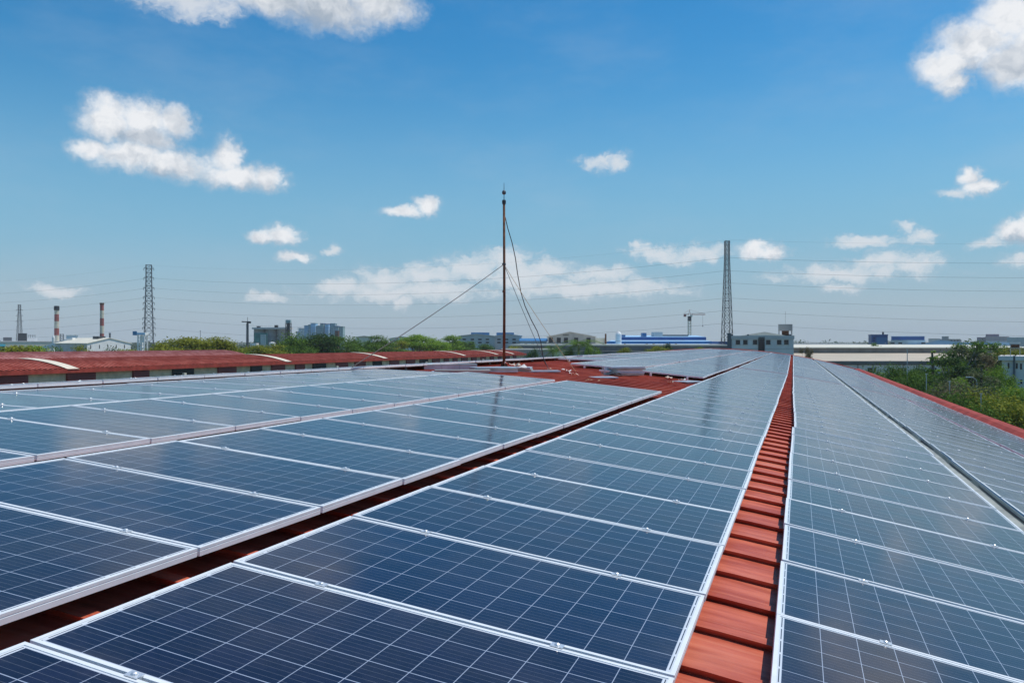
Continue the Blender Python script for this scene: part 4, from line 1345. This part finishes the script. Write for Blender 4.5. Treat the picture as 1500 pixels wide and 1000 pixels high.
D = 520.0
r = root('tower_crane', 'red and white tower crane with a horizontal jib above blue roofs', 'crane', G(1010, D), .12)
k = D / F
zt = Z(461, D)
b = MB()
for a in (-1, 1):
    for c in (-1, 1): b.tube([(a * .8, c * .8, 0), (a * .8, c * .8, Z(470, D))], .17, 4)
for i in range(14):
    z = i * 1.9
    for a, c, e, f in ((-1, -1, 1, -1), (1, 1, -1, 1), (-1, 1, -1, -1), (1, -1, 1, 1)): b.tube([(a * .8, c * .8, z), (e * .8, f * .8, z + 1.8)], .11, 4, False)
b.build('mast', M['cream'], r)
MB().box((0, 0, Z(466.5, D)), (1.9, 1.9, 7 * k)).build('climbing_frame', M['steel'], r)
b = MB()
for i in range(11):
    x0, x1 = 1 + i * .85, 1 + (i + 1) * .85
    b.tube([(x0, -.5, zt), (x1, -.5, zt)], .12, 4); b.tube([(x0, .5, zt), (x1, .5, zt)], .12, 4)
    b.tube([(x0, 0, zt + .9), (x1, 0, zt + .85)], .12, 4); b.tube([(x0, -.5, zt), ((x0 + x1) / 2, 0, zt + .9), (x1, -.5, zt)], .07, 4)
b.build('jib', M['crane_red'], r)
b = MB().box((-2.0, 0, zt + .3), (3.4, .8, .4)).box((-3.0, 0, zt - .5), (1.4, 1.0, 1.5)); b.build('counter_jib', M['crane_red'], r)
b = MB().tube([(-.6, 0, zt), (0, 0, zt + 7.5 * k), (.7, 0, zt)], .16, 4).tube([(0, 0, zt + 7.4 * k), (9.5, 0, zt + .8)], .05, 4).tube([(0, 0, zt + 7.4 * k), (-4, 0, zt + .5)], .06, 4)
b.build('apex', M['crane_red'], r)
MB().box((.9, -.9, zt - .7), (1.1, 1.0, 1.3)).build('cab', M['cream'], r)
b = MB().tube([(8.8, 0, zt), (8.8, 0, zt - 7)], .05, 4).box((8.8, 0, zt - 7.2), (.5, .4, .7)); b.build('hook', M['steel'], r)

# posts among the trees
for x, yt, D, lab in ((1329, 512, 104, 'tall slim grey lamp post next to the conifer'), (1357, 548, 92, 'short grey post between conifer and big trees'), (1391, 559, 84, 'grey post in front of the big trees'), (1437, 577, 76, 'lone grey post standing in the low bushes')):
    r = root('lamp_post', lab, 'post', G(x, D), 0, 'grey posts behind the red eave')
    zt = Z(yt, D)
    MB().tube([(0, 0, 0), (0, 0, zt)], [.075, .05], 8).build('shaft', M['pole'], r)
    MB().box((0, 0, zt + .03), (.22, .16, .08)).build('head', M['pole'], r)
D = 90
r = root('street_lamp', 'curved arm street lamp with white head low among the trees', 'street lamp', G(1431, D))
zt = Z(553.5, D); pts = [(0, 0, 0), (0, 0, zt - .5), (-.1, 0, zt - .2), (-.4, 0, zt + .05), (-.75, 0, zt + .1)]
MB().tube(pts, .04, 6).build('shaft', M['pole'], r)
MB().box((-.95, 0, zt + .1), (.5, .16, .09)).build('lamp_head', M['white'], r)


# ------------------------------------------------------------------ trees
def leaf_crown(blobs, n, size, seed, flat=0.0, tip=1.0):
    """blobs: (x,y,z,rx,ry,rz). Many small leaf clusters around and inside every blob."""
    g = np.random.default_rng(seed)
    B = np.array(blobs, float)
    wt = B[:, 3] * B[:, 4] * B[:, 5]; wt = wt ** .75; wt /= wt.sum()
    idx = g.choice(len(B), n, p=wt)
    d = g.normal(size=(n, 3)); d /= np.linalg.norm(d, axis=1)[:, None]
    rad = g.random(n) ** .45 * (1 + .22 * g.normal(size=n))
    c = B[idx, :3] + d * rad[:, None] * B[idx, 3:6]
    nrm = d * .6 + g.normal(size=(n, 3)) * .55 + np.array([0, 0, .5 + flat])
    nrm /= np.linalg.norm(nrm, axis=1)[:, None]
    t = np.cross(nrm, g.normal(size=(n, 3))); t /= np.linalg.norm(t, axis=1)[:, None] + 1e-9
    b_ = np.cross(nrm, t)
    s = size * (.55 + .9 * g.random(n))[:, None]
    v = np.empty((n, 4, 3))
    v[:, 0] = c - t * s; v[:, 1] = c - b_ * s * .42; v[:, 2] = c + t * s * tip; v[:, 3] = c + b_ * s * .42
    return v.reshape(-1, 3)


def quads_mesh(name, v, m):
    n = len(v) // 4
    me = bpy.data.meshes.new(name)
    me.vertices.add(len(v)); me.vertices.foreach_set('co', v.astype(np.float32).ravel())
    me.loops.add(len(v)); me.loops.foreach_set('vertex_index', np.arange(len(v), dtype=np.int32))
    me.polygons.add(n); me.polygons.foreach_set('loop_start', np.arange(0, len(v), 4, dtype=np.int32)); me.polygons.foreach_set('loop_total', np.full(n, 4, np.int32))
    me.materials.append(m); me.update(); me.validate()
    return me


def make_tree(kind, seed):
    """returns (trunk MB, crown verts) for a tree 10 m tall"""
    rg = random.Random(seed); tb = MB(); blobs = []
    if kind == 'bushy':
        for i in range(17):
            a = rg.uniform(0, 6.28); rr = rg.uniform(.3, 3.2); z = rg.uniform(4.2, 9.0) - rr * .3
            s = rg.uniform(.8, 1.5)
            blobs.append((rr * math.cos(a), rr * math.sin(a), z, s * 1.25, s * 1.25, s * .85))
        v = leaf_crown(blobs, 9500, .15, seed)
    elif kind == 'umbrella':
        for i in range(20):
            a = rg.uniform(0, 6.28); rr = rg.uniform(.5, 4.4); z = 9.5 - rr * .55 - rg.uniform(0, 2.2)
            s = rg.uniform(.9, 1.7)
            blobs.append((rr * math.cos(a), rr * math.sin(a), z, s * 1.3, s * 1.3, s * .34))
        v = leaf_crown(blobs, 8500, .16, seed, .8)
    elif kind == 'sparse':
        for i in range(19):
            a = rg.uniform(0, 6.28); rr = rg.uniform(.2, 3.0); z = rg.uniform(3.4, 9.6)
            rr *= (1.15 - abs(z - 6.5) / 6)
            s = rg.uniform(.5, 1.0)
            blobs.append((rr * math.cos(a), rr * math.sin(a), z, s, s, s * .7))
        v = leaf_crown(blobs, 4300, .14, seed)
    elif kind == 'conifer':
        for i in range(11):
            z = 2.2 + i * .7; r0 = (9.9 - z) * .28 + .1
            for q in range(6):
                a = q * 1.047 + i * .5; blobs.append((r0 * .62 * math.cos(a), r0 * .62 * math.sin(a), z, r0 * .5, r0 * .5, .13))
        v = leaf_crown(blobs, 3000, .17, seed, .8)
    elif kind == 'bush':
        for i in range(14):
            a = rg.uniform(0, 6.28); rr = rg.uniform(0, 5.0); z = rg.uniform(1.2, 7.0) * (1 - rr / 9)
            s = rg.uniform(1.4, 2.6); blobs.append((rr * math.cos(a), rr * math.sin(a), z + .8, s * 1.2, s * 1.2, s))
        v = leaf_crown(blobs, 11000, .20, seed)
    elif kind == 'palm':
        vs = []
        for q in range(17):
            a = q * 2.399; e = rg.uniform(.1, 1.15); L_ = rg.uniform(2.4, 3.2)
            prev = None
            for i in range(9):
                u = i / 8
                x = L_ * u * math.cos(e * .6); z = 7.6 + L_ * u * math.sin(e) - 2.1 * u * u * (1.4 - e * .5)
                pc = Vector((x * math.cos(a), x * math.sin(a), z))
                if prev is not None:
                    side = Vector((-math.sin(a), math.cos(a), -.35))
                    for sg in (-1, 1):
                        for w_ in (0, 1):
                            b0 = prev.lerp(pc, w_ * .5); tipp = b0 + Vector((side.x * sg, side.y * sg, side.z)) * (.75 * (1 - u * .55)) + (pc - prev) * .8
                            n_ = (pc - prev) * .22
                            vs += [tuple(b0), tuple(b0 + n_), tuple(tipp), tuple(tipp - n_ * .2)]
                prev = pc
        v = np.array(vs)
    top = 7.4 if kind == 'palm' else (9.2 if kind == 'conifer' else 5.2)
    r0 = {'palm': .17, 'bush': .12}.get(kind, .22)
    tb.tube([(0, 0, 0), (rg.uniform(-.15, .15), rg.uniform(-.15, .15), top * .5), (rg.uniform(-.3, .3), 0, top)], [r0 * 1.25, r0, r0 * .55], 8)
    if kind in ('bushy', 'umbrella', 'sparse', 'bush'):
        for bl in blobs:
            z0 = rg.uniform(.35, .95) * min(top, bl[2])
            mid = Vector((bl[0] * .5, bl[1] * .5, (z0 + bl[2]) / 2 + .2))
            tb.tube([(0, 0, z0), mid, (bl[0] * .96, bl[1] * .96, bl[2])], [r0 * .5, r0 * .3, r0 * .1], 5, False)
    return tb, v


PROTO = {}
def tree(name, label, cat, px, ytop, D, kind, leaf, wscale=1.0, seed=0, group=None, rz=0.0):
    key = (kind, leaf, seed % 3)
    if key not in PROTO:
        tb, v = make_tree(kind, seed % 3 + 31 * len(kind))
        to = tb.build('trunk', M['palebark'] if kind == 'sparse' else M['bark'], None)
        cm = quads_mesh('crown', v, LEAF[leaf]); zmax = float(np.percentile(v[:, 2], 99.5))
        PROTO[key] = (to.data, cm, zmax)
        bpy.data.objects.remove(to)
    tm, cm, zmax = PROTO[key]
    H = Z(ytop, D); s = H / zmax
    r = root(name, label, cat, G(px, D), rz, group)
    r.scale = (s * wscale, s * wscale, s)
    for nm, me in (('trunk', tm), ('crown', cm)):
        o = bpy.data.objects.new(nm, me); COL.objects.link(o); o.parent = r
    return r


GB = 'trees growing behind the red sheds'
LT = [
    (-6, 509, 104, 'umbrella', 'olive', 1.0, 'low olive tree top beside the teal roofed shed'),
    (22, 507.5, 104, 'umbrella', 'olive', 1.1, 'low spreading olive tree top in front of the long grey factory'),
    (48, 508, 106, 'umbrella', 'bright', .9, 'light green tree top where the conveyor gallery begins'),
    (86, 511, 108, 'bushy', 'green', .6, 'small dark tree top before the grey side of the cream factory'),
    (120, 507, 112, 'umbrella', 'olive', .5, 'wispy tree top at the corner of the cream gabled factory'),
    (152, 511.5, 112, 'bushy', 'dark', .6, 'small dark tree top in front of the cream gable wall'),
    (186, 512, 112, 'umbrella', 'olive', .6, 'small yellowish tree top at the end of the cream gable wall'),
    (243, 503, 128, 'umbrella', 'olive', .8, 'olive tree just past the slender lattice pylon'),
    (272, 497, 128, 'umbrella', 'olive', .9, 'taller olive tree under the antenna pole'),
    (296, 494, 132, 'umbrella', 'olive', 1.0, 'tallest feathery olive tree of the group under the antenna pole'),
    (322, 500, 132, 'umbrella', 'olive', .9, 'olive tree sloping down toward the utility pole'),
    (346, 506, 136, 'bushy', 'green', .8, 'low green tree around the foot of the utility pole'),
    (372, 506, 140, 'umbrella', 'olive', .8, 'yellow olive tree in front of the grey silo block'),
    (398, 505, 140, 'umbrella', 'olive', .9, 'yellow olive tree below the white tank of the silos'),
    (422, 500, 144, 'bushy', 'green', .8, 'green tree below the slim conveyor tower'),
    (447, 490, 148, 'bushy', 'green', 1.0, 'tall dark green tree in front of the blue plant, outer one'),
    (474, 490, 150, 'bushy', 'dark', 1.0, 'broad dark green tree centred before the blue process plant'),
    (500, 494, 152, 'umbrella', 'green', .9, 'flat topped green tree at the end of the process plant'),
    (527, 495, 154, 'bushy', 'green', .9, 'green tree in front of the small cream shed'),
    (553, 492, 158, 'umbrella', 'green', .9, 'tall spreading green tree between the two cream sheds'),
    (585, 500, 160, 'umbrella', 'olive', .8, 'low olive tree below the pitched cream shed'),
    (615, 490.5, 164, 'umbrella', 'bright', .9, 'bright green tree just past the pitched cream shed'),
    (637, 496, 168, 'umbrella', 'bright', .8, 'second bright green tree beside the brightest one'),
    (655, 491.5, 172, 'umbrella', 'bright', .8, 'bright tree standing before the corner of the grey factory'),
    (683, 500, 176, 'umbrella', 'green', .8, 'green tree below the windows of the twin gabled factory'),
    (708, 504, 180, 'bushy', 'green', .8, 'low green tree at the mast side of the twin gabled factory'),
]
for i, (x, y, D, kd, lf, ws, lab) in enumerate(LT):
    D = max(D, 1188 * 89 / (.943 * (1171 - x)) + 7)
    tree('tree', lab, 'tree', x, y, D, kd, lf, ws, seed=i, group=GB, rz=i * 1.7)
GM = 'small trees behind the bare part of the roof'
MT = [
    (752, 506, 200, 'palm', 'olive', .8, 'thin palm right next to the mast pole'.replace('right ', '')),
    (778, 512, 170, 'bushy', 'dark', .5, 'small dark bushy tree between mast and first palm'),
    (811, 504, 160, 'palm', 'green', 1.0, 'dark green palm in front of the brown gabled factory corner'),
    (848, 496.5, 150, 'palm', 'green', 1.25, 'largest palm standing before the brown gabled factory'),
    (832, 510, 150, 'bushy', 'green', .35, 'small round tree between the two bigger palms'),
    (874, 511, 150, 'bushy', 'bright', .4, 'small bright tree beside the largest palm'),
    (862, 503, 200, 'umbrella', 'bright', .25, 'tiny bright tree top above the largest palm'),
    (914, 509.5, 150, 'umbrella', 'olive', .45, 'yellowish low tree at the start of the blue roofed works'),
    (966, 507.5, 150, 'umbrella', 'olive', .55, 'yellowish low tree below the middle of the blue roofs'),
    (980, 503, 160, 'bushy', 'dark', .25, 'thin dark tree top before the blue roofs'),
    (1022, 509.5, 150, 'umbrella', 'bright', .45, 'low bright tree just before the dark pylon'),
    (1184, 510, 118, 'sparse', 'dry', .5, 'dry brownish tree at the corner of the pale office block'),
    (1281, 502.5, 200, 'umbrella', 'green', .4, 'small tree in front of the deep blue cubic building'),
]
for i, (x, y, D, kd, lf, ws, lab) in enumerate(MT):
    tree('palm_tree' if kd == 'palm' else 'tree', lab, 'palm tree' if kd == 'palm' else 'tree', x, y, D, kd, lf, ws, seed=i + 1, group=GM, rz=i * 2.1)
GR = 'trees and bushes below the red eave'
RT = [
    (1312, 535, 112, 'bushy', 'green', .8, 'bushy green tree at the start of the wooded strip'),
    (1290, 541, 118, 'bush', 'green', .8, 'low green bush hugging the red eave nearest the office'.replace('nearest', 'close to')),
    (1337, 546, 104, 'bushy', 'green', .8, 'rounded tree touching the tall slim lamp post'),
    (1352, 538, 112, 'bushy', 'dark', .7, 'dark dense tree crowding behind the conifer'),
    (1367, 515, 106, 'conifer', 'bright', .9, 'pointed pale green conifer in front of the beige roof'),
    (1385, 528, 116, 'sparse', 'bright', 1.2, 'green tree between the conifer and the tallest tree'),
    (1396, 500, 118, 'sparse', 'green', 1.5, 'tallest open crowned tree reaching above the beige warehouse'),
    (1420, 503, 120, 'sparse', 'green', 1.5, 'second tall open tree beside the tallest one'),
    (1402, 524, 100, 'sparse', 'dark', 1.1, 'darker tree before the two tall open trees'),
    (1438, 508, 118, 'sparse', 'grey', 1.3, 'greyish thin leaved tall tree'),
    (1450, 520, 112, 'sparse', 'dry', .9, 'dry brownish tree beside the thin leaved greyish one'),
    (1474, 510, 124, 'bushy', 'olive', .8, 'olive tree behind the corner of the white house'),
    (1462, 536, 104, 'bushy', 'bright', .6, 'green tree pressed against the white house wall'),
    (1438, 536, 98, 'conifer', 'dark', .9, 'small dark conifer like tree before the white house'),
    (1500, 514, 150, 'bushy', 'green', 1.0, 'green tree top behind the white house roof'),
    (1420, 543, 96, 'sparse', 'grey', 1.1, 'grey scrubby tree around the street lamp'),
    (1385, 556, 92, 'bushy', 'bright', .8, 'green tree at mid height below the tall trees'),
    (1408, 559, 86, 'bush', 'grey', .8, 'grey green bush behind the short grey posts'),
    (1362, 556, 96, 'bush', 'green', .6, 'green bush at the foot of the conifer'),
    (1478, 572, 88, 'bush', 'bright', .7, 'bright green bush in front of the white house'),
    (1500, 568, 84, 'bushy', 'bright', .8, 'bright green tree at the very corner by the white house'),
    (1455, 566, 90, 'bush', 'green', .8, 'green bush between white house and lone grey post'),
    (1430, 574, 82, 'bush', 'olive', .9, 'olive bush around the lone grey post'),
    (1405, 578, 78, 'bush', 'green', .7, 'low green bush by the red eave under the tall trees'),
    (1472, 584, 74, 'bush', 'olive', .9, 'wide olive bush low beside the red eave'),
    (1450, 592, 68, 'bush', 'green', .7, 'deep green bush pressed to the red eave'),
    (1500, 592, 66, 'bush', 'olive', .9, 'big olive bush where the red eave leaves the frame'.replace('leaves the frame', 'passes lowest')),
    (1525, 575, 74, 'bush', 'green', 1.0, 'green bush past the end of the olive bushes'),
    (1388, 570, 84, 'bush', 'dry', .6, 'brownish dry bush between the grey posts'),
    (1330, 552, 98, 'bush', 'green', .6, 'green undergrowth bush at the foot of the tall lamp post'),
]
for i, (x, y, D, kd, lf, ws, lab) in enumerate(RT):
    tree('bush' if kd == 'bush' else 'tree', lab, 'bush' if kd == 'bush' else 'tree', x, y, D, kd, lf, ws, seed=i + 2, group=GR, rz=i * 1.3)
# undergrowth and the far tree line
g = np.random.default_rng(5)
bl = []
for i in range(260):
    D = g.uniform(70, 160); px = g.uniform(1270, 1620)
    p = G(px, D); s = g.uniform(1.0, 2.2); bl.append((p.x, p.y, s * .45, s * 1.5, s * 1.5, s * .8))
me = quads_mesh('undergrowth', leaf_crown(bl, 70000, .2, 9), LEAF['green'])
o = bpy.data.objects.new('undergrowth', me); COL.objects.link(o)
tag(o, 'tangled green undergrowth covering the ground between the bushes', 'undergrowth', kind='stuff')
bl = []
for i in range(420):
    D = g.uniform(950, 1500); px = g.uniform(-150, 1700)
    p = G(px, D); s = g.uniform(4, 8.5)
    bl.append((p.x, p.y, s * .8, s * 2.2, s * 1.6, s * .85))
me = quads_mesh('woodland', leaf_crown(bl, 30000, 2.0, 10), LEAF['dark'])
o = bpy.data.objects.new('woodland', me); COL.objects.link(o)
tag(o, 'low dark line of faraway woodland along the horizon', 'woodland', kind='stuff')


# ------------------------------------------------------------------ smoke plume and haze
def volume_mat(name, density, color):
    m = bpy.data.materials.new(name); m.use_nodes = True
    nt = m.node_tree; nt.nodes.clear()
    o_ = nt.nodes.new('ShaderNodeOutputMaterial'); v = nt.nodes.new('ShaderNodeVolumePrincipled')
    v.inputs['Density'].default_value = density
    v.inputs['Color'].default_value = (*color, 1)
    v.inputs['Anisotropy'].default_value = 0.0
    nt.links.new(v.outputs[0], o_.inputs['Volume'])
    return m


HAZE = 0.00019
hb = MB().b2(-2600, 2600, -60, 2600, -1.0, 56.0)
hz_o = hb.build('haze', volume_mat('haze_air', HAZE, (0.92, 0.95, 0.98)))
tag(hz_o, 'pale bluish haze hanging over the whole industrial estate', 'haze', kind='stuff')
